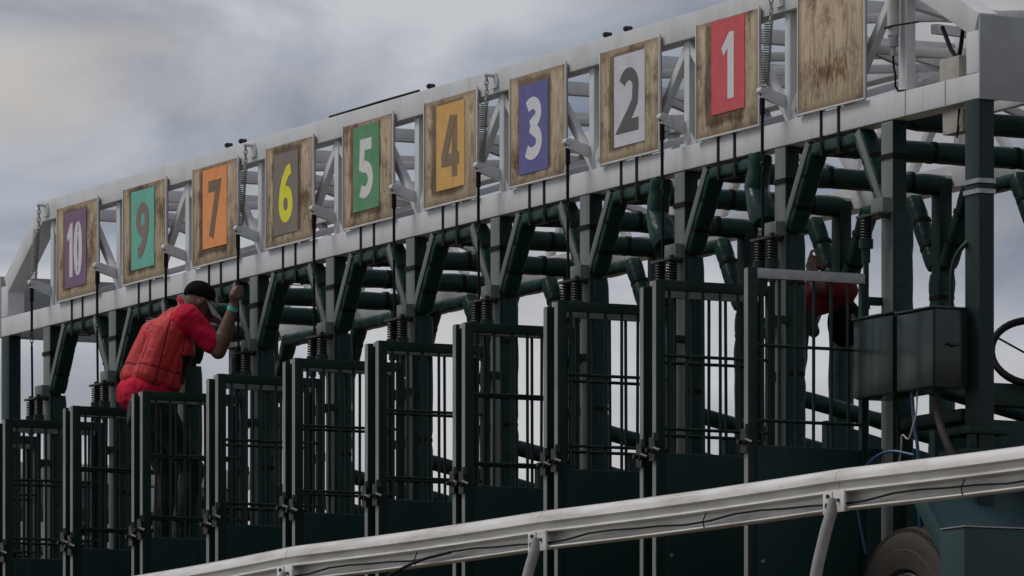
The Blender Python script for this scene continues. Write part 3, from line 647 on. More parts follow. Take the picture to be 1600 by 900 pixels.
def board(i, card):
    x = -0.866 - S * i
    z = 3.20
    if card: lab = 'weathered plywood number board with ' + card[9]
    else: lab = 'blank weathered plywood board with brown stains and no number card'
    t = thing('number_board', lab, 'sign', (x, -0.0185, z), 'number boards along the truss')
    bm = nb(); box(bm, 0, BW, 0, 0.018, 0, BH)
    o = put('wood_panel', to_mesh('wood_panel', bm, 0.0015), 'wood', t, (x, -0.0185, z)); o['ghost'] = 1.0 if card else 0.0; o['stain'] = 0.0 if card else 1.0
    for u0, u1, dz in ((-0.010, -0.0005, 0.004), (BW + 0.0005, BW + 0.011, 0.012)):
        bm = nb(); box(bm, u0, u1, -0.004, 0.008, -0.010, BH + dz)
        put('side_channel', to_mesh('side_channel', bm, 0.0015), 'white', t, (x, -0.0185, z))
    bm = nb(); box(bm, 0.0, BW, -0.003, 0.014, -0.010, -0.0005)
    put('bottom_channel', to_mesh('bottom_channel', bm, 0.0015), 'white', t, (x, -0.0185, z))
    if not card: return
    _, txt, cc, nc, a, b, tg, bg_, nw, _l = card
    cw, ch = (b - a) * BW, BH - tg - bg_
    bm = nb(); box(bm, 0, cw, -0.0025, 0, 0, ch)
    lc = lin(cc); lm_ = sum(lc) / 3
    cm = mat('card_' + txt, tuple((v * 0.86 + lm_ * 0.14) * 0.95 for v in lc), 0.5, var=0.30, vscale=12, cov=(0.3, 0.6), bump=0.1, bscale=60)
    c = put('number_card', to_mesh('number_card', bm, smooth=False), cm, t, (x + a * BW, -0.0190, z + bg_))
    nm = mat('ink_' + txt, lin(nc), 0.55, var=0.15, vscale=30)
    put('numeral', digits(txt, nw, 0.345), nm, c, (x + a * BW + cw / 2 + (-0.012 if txt == '10' else 0), -0.0230, z + bg_ + ch * 0.49))
board(0, None)
for c in CARDS: board(c[0], c)

# ------------------------------------------------------------------ electric boxes, radio, pipe, speakers
def enclosure(label, x0, x1, zb, zt, seed):
    t = thing('electrical_box', label, 'electrical box', (x0, -0.20, zb), 'electrical boxes by the end post')
    bm = nb(); box(bm, 0, x1 - x0, 0, 0.185, 0, zt - zb)
    bd = put('body', to_mesh('body', bm, 0.006), 'boxg', t, (x0, -0.20, zb))
    bm = nb(); box(bm, 0.004, x1 - x0 - 0.004, -0.014, -0.001, 0.004, zt - zb - 0.006)
    put('door', to_mesh('door', bm, 0.004), 'boxg', t, (x0, -0.20, zb))
    bm = nb(); box(bm, -0.008, x1 - x0 + 0.008, -0.022, 0.188, 0, 0.010)
    put('lid', to_mesh('lid', bm, 0.003), 'boxg', t, (x0, -0.20, zt + 0.001))
    bm = nb(); tube(bm, [(0, 0, 0), (0.012, 0, 0)], 0.014, 10); box(bm, 0.012, 0.024, -0.035, 0.035, -0.007, 0.007)
    put('catch', to_mesh('catch', bm, 0.001), 'darksteel', t, (x1 + 0.001, -0.10, (zb + zt) / 2 + 0.02))
enclosure('grey-green steel electrical box beside the end post, catch on its side', 0.475, 0.825, 1.665, 2.045, 1)
enclosure('grey-green steel electrical box hung on the last padded post beside the open door', 0.045, 0.440, 1.665, 2.055, 2)
t = thing('radio_box', 'small white radio box with two black stub antennas on the beam', 'radio box', (0.47, 0.03, 3.189))
bm = nb(); box(bm, 0, 0.19, 0, 0.075, 0.0, 0.115); put('case', to_mesh('case', bm, 0.006), 'beige', t, (0.47, 0.03, 3.189))
for dx, tilt in ((0.10, -0.14), (0.12, 0.05)):
    bm = nb(); tube(bm, [(0, 0, 0), (tilt * 0.4, 0, 0.05), (tilt, 0, 0.17)], 0.011, 8)
    put('antenna', bm, 'black', t, (0.47 + dx, 0.07, 3.303))
t = thing('junction_box', 'small beige junction box under the white beam near the end post', 'junction box', (0.50, 0.03, 2.93))
bm = nb(); box(bm, 0, 0.19, 0, 0.07, 0, 0.11); put('case', to_mesh('case', bm, 0.005), 'beige', t, (0.50, 0.03, 2.93))
bm = nb(); tube(bm, [(0.17, -0.005, 0.11), (0.175, -0.012, 0.06), (0.16, -0.006, 0.02), (0.15, -0.005, -0.03)], 0.005, 6); put('wire', bm, 'black', t, (0.50, 0.03, 2.93))
t = thing('antenna_pipe', 'white plastic antenna tube strapped upright to the end truss post', 'antenna', (0.09, -0.03, 3.42))
bm = nb(); tube(bm, [(0, 0, 0.05), (0, 0, 0.62)], 0.030, 14); put('tube', bm, 'pvc', t, (0.09, -0.012, 3.42))
bm = nb(); tube(bm, [(0, 0, 0.05), (0, 0, -0.005)], 0.026, 12); tube(bm, [(0, 0, -0.005), (0, 0, -0.05)], 0.013, 10); put('connector', bm, 'steel', t, (0.09, -0.012, 3.42))
bm = nb(); tube(bm, [(0, 0, -0.05), (0.004, 0, -0.10), (0.022, 0, -0.15), (0.02, 0, -0.20), (0.03, 0.01, -0.225), (0.09, 0.03, -0.23)], 0.0055, 6); put('cable', bm, 'black', t, (0.09, -0.012, 3.42))
for z in (0.09, 0.255):
    bm = nb(); tube(bm, [(-0.034, -0.03, z), (0.05, -0.034, z), (0.11, -0.01, z + 0.002), (0.20, 0.03, z + 0.004)], 0.005, 6); put('cable_tie', bm, 'black', t, (0.09, -0.012, 3.42))
def speaker(label, loc, rz, sx=0.30, sy=0.22, sz=0.40, tilt=14):
    t = thing('loudspeaker', label, 'loudspeaker', loc, 'loudspeakers inside the truss')
    bm = nb(); box(bm, -sx/2, sx/2, -sy/2, sy/2, 0, sz)
    for v in bm.verts:
        if v.co.y > 0: v.co.x *= 0.7
    put('cabinet', to_mesh('cabinet', bm, 0.012), 'speaker', t, loc)
    bm = nb(); box(bm, -sx/2 + 0.015, sx/2 - 0.015, -sy/2 - 0.008, -sy/2 - 0.001, 0.015, sz - 0.015); put('grille', to_mesh('grille', bm, 0.003), 'speaker', t, loc)
    bm = nb(); bar(bm, (-sx/2 - 0.006, 0, sz*0.4), (-sx/2 - 0.006, 0, sz + 0.16), 0.02, 0.006); bar(bm, (sx/2 + 0.006, 0, sz*0.4), (sx/2 + 0.006, 0, sz + 0.16), 0.02, 0.006); put('bracket', bm, 'darksteel', t, loc)
    t.rotation_euler = (R(tilt), 0, R(rz))
speaker('black loudspeaker inside the truss between the boards numbered 5 and 4', (-5.83, 0.42, 3.32), -25)
speaker('black loudspeaker inside the truss behind the spring between boards 4 and 3', (-4.62, 0.40, 3.36), -25, sz=0.36)
t = thing('flood_lamp', 'beige cylindrical lamp tied behind the end post', 'lamp', (0.2, 1.15, 2.75))
bm = nb(); tube(bm, [(0, -0.12, -0.07), (0, 0.02, 0.02), (0, 0.14, 0.10)], [0.040, 0.047, 0.047], 14); put('housing', bm, 'beige', t, (0.2, 1.15, 2.83))
bm = nb(); bar(bm, (0, -0.14, -0.085), (0, 0.35, -0.085), 0.04, 0.018); put('arm', bm, 'beige', t, (0.2, 1.15, 2.83))
for q in (-0.03, 0.05):
    bm = nb(); tube(bm, [(-0.05, q - 0.02, q*0.6 - 0.03), (0.052, q, q*0.6 + 0.005), (0.05, q + 0.02, q*0.6 + 0.07)], 0.004, 6); put('tie', bm, 'black', t, (0.2, 1.15, 2.83))
# steering wheel at the towing end
t = thing('steering_wheel', 'dark steering wheel on a column behind the end post', 'steering wheel', (0.7, 0.42, 1.45))
c = Vector((0.7, 0.42, 1.87)); bm = nb()
ax = Vector((0.75, -0.35, 0.55)).normalized(); s_, u_ = frame_of(ax)
tube(bm, [(s_*math.cos(2*math.pi*k/36) + u_*math.sin(2*math.pi*k/36))*0.20 for k in range(36)], 0.019, 8, closed=True)
put('rim', bm, 'black', t, c)
for k in range(3):
    bm = nb(); a = 2*math.pi*k/3 + 0.5; d = s_*math.cos(a) + u_*math.sin(a); bar(bm, d*0.02 - ax*0.03, d*0.183, 0.03, 0.008); put('spoke', bm, 'black', t, c)
bm = nb(); tube(bm, [ax*0.005, -ax*0.35], 0.022, 8); put('column', bm, 'darksteel', t, c)
# hoses and wires below the boxes
def hose(name, label, pts, r, m, cat='hose'):
    # smooth the polyline
    P = [Vector(p) for p in pts]
    for _ in range(3):
        q = [P[0]]
        for a, b in zip(P, P[1:]): q += [a.lerp(b, .25), a.lerp(b, .75)]
        P = q + [P[-1]]
    bm = nb(); b0 = P[0].copy(); tube(bm, [p - b0 for p in P], r, 7)
    o = put(name, to_mesh(name, bm, ang=80), m, None, b0); return tag(o, label, cat)
hose('blue_hose', 'blue hose hanging down under the electrical boxes', [(0.55, -0.17, 1.66), (0.57, -0.17, 1.5), (0.60, -0.16, 1.36), (0.60, -0.16, 0.9), (0.55, 0.1, 0.6)], 0.009, 'blue')
hose('blue_hose', 'blue hose curving over the wheel below the electrical boxes', [(0.62, -0.20, 1.35), (0.45, -0.26, 1.39), (0.25, -0.28, 1.31), (0.15, -0.26, 1.15), (0.15, -0.2, 0.9)], 0.008, 'blue')
hose('black_hose', 'thick black cable conduit slanting from box down to post collar', [(0.68, -0.10, 1.665), (0.70, -0.12, 1.55), (0.80, -0.13, 1.42), (0.86, -0.10, 1.30), (0.86, -0.05, 1.19)], 0.020, 'rubber')
hose('grey_conduit', 'bent grey conduit rising from the electrical box beside the post', [(0.74, -0.06, 2.056), (0.74, -0.06, 2.25), (0.76, -0.03, 2.34), (0.80, 0.03, 2.40), (0.80, 0.1, 2.36)], 0.012, 'green', 'conduit')
hose('white_wire', 'frayed white wire dangling below the electrical boxes', [(0.60, -0.17, 1.66), (0.63, -0.19, 1.55), (0.60, -0.2, 1.47), (0.57, -0.2, 1.42), (0.50, -0.2, 1.47), (0.50, -0.2, 1.40), (0.48, -0.2, 1.33)], 0.0045, 'beige', 'wire')
hose('loose_strap', 'loose black strap hanging inside the stall marked 2', [(-2.0, 0.36, 3.0), (-1.98, 0.34, 2.6), (-1.95, 0.33, 2.35), (-1.98, 0.46, 2.0), (-1.98, 0.52, 1.7), (-1.98, 0.52, 1.3)], 0.009, 'black', 'strap')

# ------------------------------------------------------------------ track rail in front
t = thing('track_rail', 'white aluminium running rail in front of the gate', 'rail', (-1.0, -1.65, 0)); RAIL = t
prof = [(-0.056, -0.014), (-0.054, 0.002), (-0.046, 0.018), (-0.030, 0.032), (-0.010, 0.039), (0.012, 0.037), (0.035, 0.026), (0.046, 0.008), (0.046, -0.10),
        (0.030, -0.15), (-0.006, -0.152), (-0.046, -0.151), (-0.051, -0.146), (-0.046, -0.140), (-0.006, -0.134), (0.010, -0.128), (0.010, -0.070), (-0.036, -0.072), (-0.046, -0.068), (-0.043, -0.060), (-0.034, -0.055), (-0.034, -0.030), (-0.046, -0.025), (-0.058, -0.021)]
def rail_seg(a, b):
    a = Vector(a); b = Vector(b); d = b - a; n = Vector((d.y, -d.x, 0)).normalized()
    if n.y > 0: n = -n      # n points to the camera side
    bm = nb(); NSEG = 24; rings = []
    for k in range(NSEG + 1):
        p = d * (k / NSEG); sag = 0.007 * math.sin(k / NSEG * math.pi)
        rings.append([bm.verts.new(p + n * (-u) + Vector((0, 0, w_ - sag))) for u, w_ in prof])
    for A, B in zip(rings, rings[1:]):
        for j in range(len(prof)): bm.faces.new((A[j], A[(j+1) % len(prof)], B[(j+1) % len(prof)], B[j]))
    bm.faces.new(rings[0]); bm.faces.new(rings[-1][::-1])
    return put('rail_section', to_mesh('rail_section', bm, ang=28), 'rail', RAIL, a)
ZR = 1.062
RP = [(9.4, -1.30, ZR), (5.2, -1.49, ZR), (2.46, -1.612, ZR), (-0.40, -1.673, ZR), (-3.26, -1.735, ZR), (-6.1, -1.59, ZR - 0.01), (-9.0, -1.30, ZR - 0.03)]
for a, b in zip(RP, RP[1:]):
    a = Vector(a); b = Vector(b); d = (b - a).normalized() * 0.0015
    rail_seg(a + d, b - d)
for k, p in enumerate(RP[1:-1]):
    bm = nb()
    box(bm, -0.10, -0.018, -0.012, 0.0, -0.168, -0.066); box(bm, 0.022, 0.095, -0.012, 0.0, -0.163, -0.066)
    box(bm, -0.017, 0.021, -0.006, 0.0, -0.16, -0.066)
    br = put('rail_bracket', shared('rbrk', lambda: to_mesh('rail_bracket', bm, 0.003)), 'rail', RAIL, (p[0], p[1] - 0.052, p[2]))
    for bx_, bz_, br_ in ((-0.045, -0.088, 0.010), (-0.045, -0.13, 0.013), (0.05, -0.11, 0.008)):
        bm = nb(); tube(bm, [(0, -0.011, 0), (0, -0.011 - br_ * 1.2, 0)], br_, 8)
        put('bolt', shared(('rblt', br_), lambda: to_mesh('bolt', bm)), 'darksteel', br, (p[0] + bx_, p[1] - 0.052, p[2] + bz_))
    bm = nb(); pts = [(0.0, -0.035, -0.10), (0.0, -0.045, -0.16), (0, -0.075, -0.25), (0, -0.115, -0.40), (0, -0.16, -0.62), (0, -0.24, -1.06)]
    tube(bm, pts, [0.022, 0.027, 0.0275, 0.0275, 0.0275, 0.0275], 14)
    put('rail_post', shared('rpst', lambda: to_mesh('rail_post', bm, ang=60)), 'railpost', RAIL, (p[0], p[1] - 0.03, p[2]))
# cable tied along the rail's lower flange
pts = []
for (a, b) in zip(RP[:-1], RP[1:]):
    a = Vector(a); b = Vector(b)
    for k in range(12):
        tt = k / 12; p = a.lerp(b, tt); pts.append((p.x, p.y - 0.034, p.z - 0.126 + 0.022 * abs(math.sin(tt * math.pi * 2)) ** 1.5 + 0.004 * math.sin(k * 2.1)))
bm = nb(); tube(bm, pts, 0.0055, 6); o = put('rail_cable', to_mesh('rail_cable', bm, ang=80), 'black', RAIL)
for x, y in ((1.25, -1.64), (3.5, -1.565), (-1.75, -1.70)):
    bm = nb(); tube(bm, [(0, -0.050, -0.155), (0, -0.056, -0.12), (0.03, -0.055, -0.085)], 0.003, 5); put('cable_tie', bm, 'black', RAIL, (x, y, ZR))
hose('loose_cable', 'loose black cable drooping below the white running rail', [(-1.35, -1.75, 0.95), (-1.7, -1.77, 0.93), (-2.1, -1.79, 0.85), (-2.6, -1.80, 0.70), (-3.3, -1.8, 0.45)], 0.008, 'black', 'cable')

# ------------------------------------------------------------------ people
def capsule(bm, a, b, ra, rb, sx=1.0):
    a = Vector(a); b = Vector(b); d = b - a; L_ = d.length
    if L_ < 1e-6: d = Vector((0, 0, 1e-4)); L_ = 1e-4
    n = 5
    pts, rs = [], []
    dn = d.normalized()
    for k in range(n): 
        an = -math.pi/2 + (k + 0.25) / n * math.pi/2; pts.append(a + dn * (ra * math.sin(an))); rs.append(ra * math.cos(an))
    for k in range(n):
        an = (k + 0.75) / n * math.pi/2 ; pts.append(b + dn * (rb * math.sin(an))); rs.append(max(0.002, rb * math.cos(an)))
    tube(bm, pts, rs, 14)
def ell(bm, c, r, rot=None):
    m = Matrix.Translation(Vector(c)) @ (rot.to_4x4() if rot else Matrix.Identity(4)) @ Matrix.Diagonal((*r, 1))
    bmesh.ops.create_uvsphere(bm, u_segments=20, v_segments=12, radius=1, matrix=m)
def fuse(name, bm, voxel, smooth=6, wrinkle=0.0, seed=0):
    me = bpy.data.meshes.new(name); bmesh.ops.recalc_face_normals(bm, faces=bm.faces); bm.to_mesh(me); bm.free()
    o = bpy.data.objects.new(name, me); COL.objects.link(o)
    m = o.modifiers.new('r', 'REMESH'); m.mode = 'VOXEL'; m.voxel_size = voxel
    m = o.modifiers.new('s', 'SMOOTH'); m.iterations = smooth; m.factor = 0.5
    dg = bpy.context.evaluated_depsgraph_get(); r = bpy.data.meshes.new_from_object(o.evaluated_get(dg))
    bpy.data.objects.remove(o); bpy.data.meshes.remove(me); r.name = name
    if wrinkle:
        for v in r.vertices:
            p = v.co; q = mnoise.noise(Vector((p.x * 9, p.y * 14 + p.z * 6, p.z * 13 + seed))) + 0.5 * mnoise.noise(Vector((p.x * 22, p.y * 25 + seed, p.z * 30)))
            v.co = p + v.normal * q * wrinkle
    r.polygons.foreach_set('use_smooth', [True] * len(r.polygons))
    return r
def finger(bm, pts, r):
    for a, b in zip(pts, pts[1:]): capsule(bm, a, b, r, r * 0.92)

# --- the man leaning in under the beam
P1 = (-8.1, -0.40, 1.372)
man = thing('person', 'person in red shirt, padded vest and black cap leaning in and gripping a cable', 'person', P1)
hipc = Vector((-8.10, -0.50, 2.30)); chest = Vector((-8.07, -0.40, 2.68)); neck = Vector((-8.02, -0.275, 2.885)); head = Vector((-7.99, -0.222, 2.926))
shR = Vector((-7.90, -0.335, 2.81)); elR = Vector((-7.80, -0.185, 2.605)); wrR = Vector((-7.715, -0.115, 2.885))
shL = Vector((-8.25, -0.31, 2.80)); elL = Vector((-8.37, -0.33, 2.56)); wrL = Vector((-8.36, -0.33, 2.32))
kneeR = Vector((-7.99, -0.27, 1.90)); anR = Vector((-7.99, -0.36, 1.47)); kneeL = Vector((-8.22, -0.34, 1.90)); anL = Vector((-8.22, -0.38, 1.47))
hipR = hipc + Vector((0.09, 0, -0.02)); hipL = hipc + Vector((-0.09, 0, -0.02))
face = Vector((0.06, 0.78, -0.58)).normalized()            # looking down into the stall
fu = (Vector((0, 0, 1)) - face * face.z).normalized(); fs = face.cross(fu).normalized()
HR = Matrix((fs, face, fu)).transposed()
bm = nb()
capsule(bm, neck + Vector((-0.01, -0.05, -0.04)), head + Vector((0, -0.02, -0.01)), 0.062, 0.058)
ell(bm, head, (0.078, 0.096, 0.105), HR)
ell(bm, head + face*0.042 - fu*0.062, (0.055, 0.052, 0.058), HR)       # jaw
capsule(bm, head + face*0.092 - fu*0.005, head + face*0.108 - fu*0.040, 0.010, 0.016)   # nose
ell(bm, head + face*0.088 - fu*0.074, (0.026, 0.012, 0.010), HR)      # lips
for s in (1, -1):
    ell(bm, head + fs*s*0.078 - fu*0.018 - face*0.008, (0.012, 0.022, 0.034), HR)   # ears
    ell(bm, head + fs*s*0.032 + face*0.086 + fu*0.012, (0.022, 0.012, 0.010), HR)   # brow
capsule(bm, shR, elR, 0.058, 0.047); capsule(bm, elR, elR.lerp(wrR, 0.3), 0.048, 0.055); capsule(bm, elR.lerp(wrR, 0.25), wrR, 0.055, 0.031)
capsule(bm, shL, elL, 0.058, 0.047); capsule(bm, elL, wrL, 0.048, 0.030); ell(bm, wrL + Vector((0.01, 0.02, -0.06)), (0.022, 0.035, 0.06))
capsule(bm, hipc, chest, 0.14, 0.14); capsule(bm, chest, neck, 0.12, 0.06); capsule(bm, shL, shR, 0.06, 0.06)
for h, k, a in ((hipR, kneeR, anR), (hipL, kneeL, anL)):
    capsule(bm, h, k, 0.085, 0.058); capsule(bm, k, a, 0.056, 0.042); capsule(bm, a + Vector((0, -0.03, -0.06)), a + Vector((0, 0.15, -0.075)), 0.036, 0.03)
# right hand: palm beside the cable, fingers wrapped round it, thumb across
cbl = Vector((-7.7, -0.10, 0))
palm = Vector((-7.695, -0.128, 2.945))
capsule(bm, wrR, palm + Vector((0, -0.002, -0.01)), 0.028, 0.030); ell(bm, palm, (0.034, 0.022, 0.044))
for k, (z, ln) in enumerate(((2.922, 0.85), (2.943, 0.95), (2.964, 1.0), (2.984, 0.92))):
    c0 = Vector((-7.668, -0.122, z))
    finger(bm, [c0, c0 + Vector((0.006, 0.030*ln, 0.004)), c0 + Vector((-0.022, 0.050*ln, 0.004)), c0 + Vector((-0.048*ln, 0.036, 0.001))], 0.0085)
finger(bm, [palm + Vector((-0.026, -0.004, 0.0)), palm + Vector((-0.040, 0.018, 0.030)), palm + Vector((-0.030, 0.036, 0.052))], 0.0095)
off = Vector(P1)
def rel(me, o=off):
    me.transform(Matrix.Translation(-o)); return me
put('body', rel(fuse('body', bm, 0.0065, 3)), 'skin', man, P1)
# eyes
bm = nb()
for s in (1, -1): ell(bm, head + fs*s*0.032 + face*0.088 - fu*0.006, (0.012, 0.006, 0.006), HR)
put('eyes', rel(to_mesh('eyes', bm)), 'hair', man, P1)
# shirt: torso and short sleeves
bm = nb()
capsule(bm, hipc + Vector((0.080, -0.02, 0.10)), chest + Vector((0.075, -0.02, 0)), 0.108, 0.112); capsule(bm, hipc + Vector((-0.080, -0.02, 0.10)), chest + Vector((-0.075, -0.02, 0)), 0.108, 0.112)
capsule(bm, hipc + Vector((0.06, 0.06, 0.10)), chest + Vector((0.06, 0.03, -0.05)), 0.108, 0.095); capsule(bm, hipc + Vector((-0.06, 0.05, 0.12)), chest + Vector((-0.06, 0.03, -0.05)), 0.105, 0.095)
capsule(bm, chest, neck + Vector((0, -0.02, -0.03)), 0.13, 0.072)
capsule(bm, chest + Vector((0.07, -0.01, 0.02)), shR + Vector((-0.02, 0.0, 0)), 0.11, 0.088); capsule(bm, chest + Vector((-0.07, -0.01, 0.02)), shL + Vector((0.02, 0, 0)), 0.11, 0.088)
capsule(bm, shR, shR.lerp(elR, 0.45), 0.082, 0.074); capsule(bm, shR.lerp(elR, 0.45), shR.lerp(elR, 0.74), 0.074, 0.070); capsule(bm, shL, shL.lerp(elL, 0.68), 0.086, 0.078)
# shirt tail over the hips
capsule(bm, hipc + Vector((0.07, -0.075, 0.06)), hipc + Vector((-0.07, -0.075, 0.06)), 0.118, 0.118); capsule(bm, hipc + Vector((0.05, 0.03, 0.05)), hipc + Vector((-0.05, 0.03, 0.05)), 0.118, 0.118)
put('shirt', rel(fuse('shirt', bm, 0.009, 4, 0.010, 3)), 'shirt', man, P1)
# collar
bm = nb(); ring = []
nd = (head - neck).normalized(); cs, cu_ = frame_of(nd)
for k in range(18):
    a = 2*math.pi*k/18; ring.append(neck + Vector((0, -0.022, -0.012)) + (cs*math.cos(a)*0.078 + cu_*math.sin(a)*0.082))
tube(bm, ring, 0.016, 6, closed=True); put('collar', rel(to_mesh('collar', bm, ang=80)), 'shirt', man, P1)
# padded vest: body shell over the shirt, with quilted panels
bm = nb()
capsule(bm, hipc + Vector((0.090, -0.028, 0.165)), chest + Vector((0.084, -0.03, 0.02)), 0.126, 0.127); capsule(bm, hipc + Vector((-0.088, -0.035, 0.17)), chest + Vector((-0.082, -0.035, 0.02)), 0.128, 0.130)
capsule(bm, hipc + Vector((0.075, 0.055, 0.16)), chest + Vector((0.072, 0.03, -0.06)), 0.137, 0.122); capsule(bm, hipc + Vector((-0.07, 0.04, 0.17)), chest + Vector((-0.06, 0.02, -0.07)), 0.13, 0.112)
capsule(bm, chest + Vector((0.06, -0.04, 0.03)), neck + Vector((0.05, -0.075, -0.055)), 0.118, 0.07); capsule(bm, chest + Vector((-0.06, -0.04, 0.03)), neck + Vector((-0.05, -0.075, -0.055)), 0.118, 0.07)
me = fuse('vest', bm, 0.008, 5)
tor = (chest - hipc).normalized()
for v in me.vertices:      # quilting seams pressed in
    p = v.co - hipc; a = p.dot(tor); x = p.x; yq = p.y
    d1 = max(math.exp(-((a - zz) / 0.007) ** 2) for zz in (0.10, 0.20))
    ang_ = math.atan2(p.x, -(p - tor * a).y); d2 = math.exp(-((((ang_ + 0.2) % 0.55) - 0.275) / 0.03) ** 2)
    v.co -= v.normal * (0.006 * max(d1, d2) + 0.006 - 0.005 * mnoise.noise(Vector((p.x * 12, p.y * 12, p.z * 7))))
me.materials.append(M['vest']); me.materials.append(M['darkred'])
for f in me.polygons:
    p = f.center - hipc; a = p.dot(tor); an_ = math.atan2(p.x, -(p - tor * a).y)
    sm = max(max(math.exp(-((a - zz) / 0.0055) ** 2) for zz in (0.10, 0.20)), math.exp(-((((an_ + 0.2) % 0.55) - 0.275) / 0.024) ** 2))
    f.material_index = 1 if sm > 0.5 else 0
put('vest', rel(me), 'vest', man, P1)
pk = nb(); pk.from_mesh(me); bmesh.ops.delete(pk, geom=[f for f in pk.faces if not (f.normal.x > 0.05 and abs((f.calc_center_median() + off - Vector((0, -0.335, 2.50))).y) < 0.045 and abs(f.calc_center_median().z + off.z - 2.50) < 0.085)], context='FACES')
for v in pk.verts: v.co += v.normal * 0.004
put('vest_pocket', to_mesh('vest_pocket', pk), 'black', man, P1)
# jeans and boots
bm = nb()
capsule(bm, hipc + Vector((-0.05, -0.01, 0.02)), hipc + Vector((0.05, -0.01, 0.02)), 0.132, 0.132)
for h, k, a in ((hipR, kneeR, anR), (hipL, kneeL, anL)):
    capsule(bm, h, k, 0.105, 0.078); capsule(bm, k, a, 0.076, 0.064)
put('jeans', rel(fuse('jeans', bm, 0.011, 5, 0.006, 8)), 'jeans', man, P1)
bm = nb()
for a in (anR, anL):
    capsule(bm, a + Vector((0, -0.045, -0.055)), a + Vector((0, 0.16, -0.066)), 0.050, 0.042); capsule(bm, a + Vector((0, 0, 0.03)), a + Vector((0, -0.01, -0.04)), 0.058, 0.055)
me = fuse('boots', bm, 0.010, 3)
for v in me.vertices: v.co.z = max(v.co.z, 1.373)
put('boots', rel(me), 'glove', man, P1)
# glove stuffed in the back pocket
bm = nb(); capsule(bm, hipc + Vector((0.09, -0.15, -0.01)), hipc + Vector((0.10, -0.16, -0.10)), 0.034, 0.028); capsule(bm, hipc + Vector((0.06, -0.155, -0.03)), hipc + Vector((0.07, -0.17, -0.13)), 0.026, 0.018)
put('back_pocket_rag', rel(fuse('back_pocket_rag', bm, 0.008, 3, 0.004)), 'glove', man, P1)
# cap
bm = nb(); cc = head + fu*0.020 - face*0.013
ell(bm, cc, (0.090, 0.110, 0.096), HR)
for v in list(bm.verts):
    if (v.co - cc).dot(fu) < -0.012 + 0.35 * (v.co - cc).dot(face): v.co += fu * (-0.012 + 0.35 * (v.co - cc).dot(face) - (v.co - cc).dot(fu)) * 0.98
cp = put('cap', rel(to_mesh('cap', bm, ang=60)), 'capb', man, P1)
bm = nb(); A, B = [], []
for k in range(15):
    t_ = (k / 14 - 0.5) * 2; a = t_ * 1.25
    base = cc + fs*math.sin(a)*0.088 + face*math.cos(a)*0.100 - fu*(0.006 + 0.018 * (1 - math.cos(a)))
    tip = base + face * (0.135 * math.cos(a) ** 0.6 if math.cos(a) > 0 else 0) - fu * (0.030 + 0.014 * t_ * t_) + fs * math.sin(a) * 0.012
    A.append((bm.verts.new(base), bm.verts.new(base - fu*0.004))); B.append((bm.verts.new(tip), bm.verts.new(tip - fu*0.004)))
for k in range(14):
    bm.faces.new((A[k][0], A[k+1][0], B[k+1][0], B[k][0])); bm.faces.new((A[k][1], B[k][1], B[k+1][1], A[k+1][1])); bm.faces.new((B[k][0], B[k+1][0], B[k+1][1], B[k][1]))
put('brim', rel(to_mesh('brim', bm, ang=50)), 'capg', cp, P1)
# grey front panel of the cap
bm = nb(); ell(bm, cc + face*0.022 + fu*0.002, (0.078, 0.096, 0.086), HR)
for v in list(bm.verts):
    q = (v.co - cc)
    if q.dot(face) < 0.050: v.co += face * (0.050 - q.dot(face))
    if q.dot(fu) < -0.010: v.co += fu * (-0.010 - q.dot(fu))
put('front_panel', rel(to_mesh('front_panel', bm, ang=60)), 'capg', cp, P1)
# wristband
bm = nb(); wd_ = (wrR - elR).normalized(); wc = elR.lerp(wrR, 0.90)
a_, b_ = frame_of(wd_)
pr = []
for o_, r_ in ((-0.012, 0.034), (-0.012, 0.0375), (0.012, 0.0365), (0.012, 0.033)):
    pr.append([bm.verts.new(wc + wd_*o_ + (a_*math.cos(2*math.pi*k/20) + b_*math.sin(2*math.pi*k/20))*r_) for k in range(20)])
for j in range(4):
    for k in range(20): bm.faces.new((pr[j][k], pr[j][(k+1) % 20], pr[(j+1) % 4][(k+1) % 20], pr[(j+1) % 4][k]))
put('wristband', rel(to_mesh('wristband', bm)), 'band', man, P1)

# --- second person, mostly hidden behind a padded post
P2 = (-1.68, 0.40, 1.262); o2 = Vector(P2)
per = thing('person', 'person in dark red vest bent over behind a padded post, one hand raised', 'person', P2)
bm = nb(); hp = Vector((-1.66, 0.40, 2.30)); ch = Vector((-1.65, 0.55, 2.375)); nk = Vector((-1.66, 0.66, 2.36)); hd = Vector((-1.67, 0.705, 2.265))
capsule(bm, hp, ch, 0.075, 0.085); capsule(bm, ch, nk, 0.085, 0.06); ell(bm, hd, (0.074, 0.085, 0.100)); ell(bm, hd + Vector((0, -0.03, -0.06)), (0.052, 0.045, 0.05)); capsule(bm, hd + Vector((0, -0.055, -0.07)), hd + Vector((0, -0.072, -0.05)), 0.010, 0.014); capsule(bm, nk, hd, 0.06, 0.06)
for s in (1, -1): ell(bm, hd + Vector((s*0.074, 0.0, 0.0)), (0.012, 0.022, 0.030))
sr = Vector((-1.47, 0.60, 2.39))
sL2 = Vector((-1.82, 0.60, 2.40)); eL2 = Vector((-1.80, 0.56, 2.28)); wL2 = Vector((-1.66, 0.49, 2.24))
capsule(bm, sr, Vector((-1.46, 0.42, 2.40)), 0.050, 0.040); capsule(bm, Vector((-1.46, 0.42, 2.40)), Vector((-1.54, 0.425, 2.52)), 0.038, 0.026)
hc = Vector((-1.56, 0.445, 2.545)); ell(bm, hc, (0.022, 0.028, 0.034)); capsule(bm, Vector((-1.54, 0.425, 2.52)), hc, 0.026, 0.024)
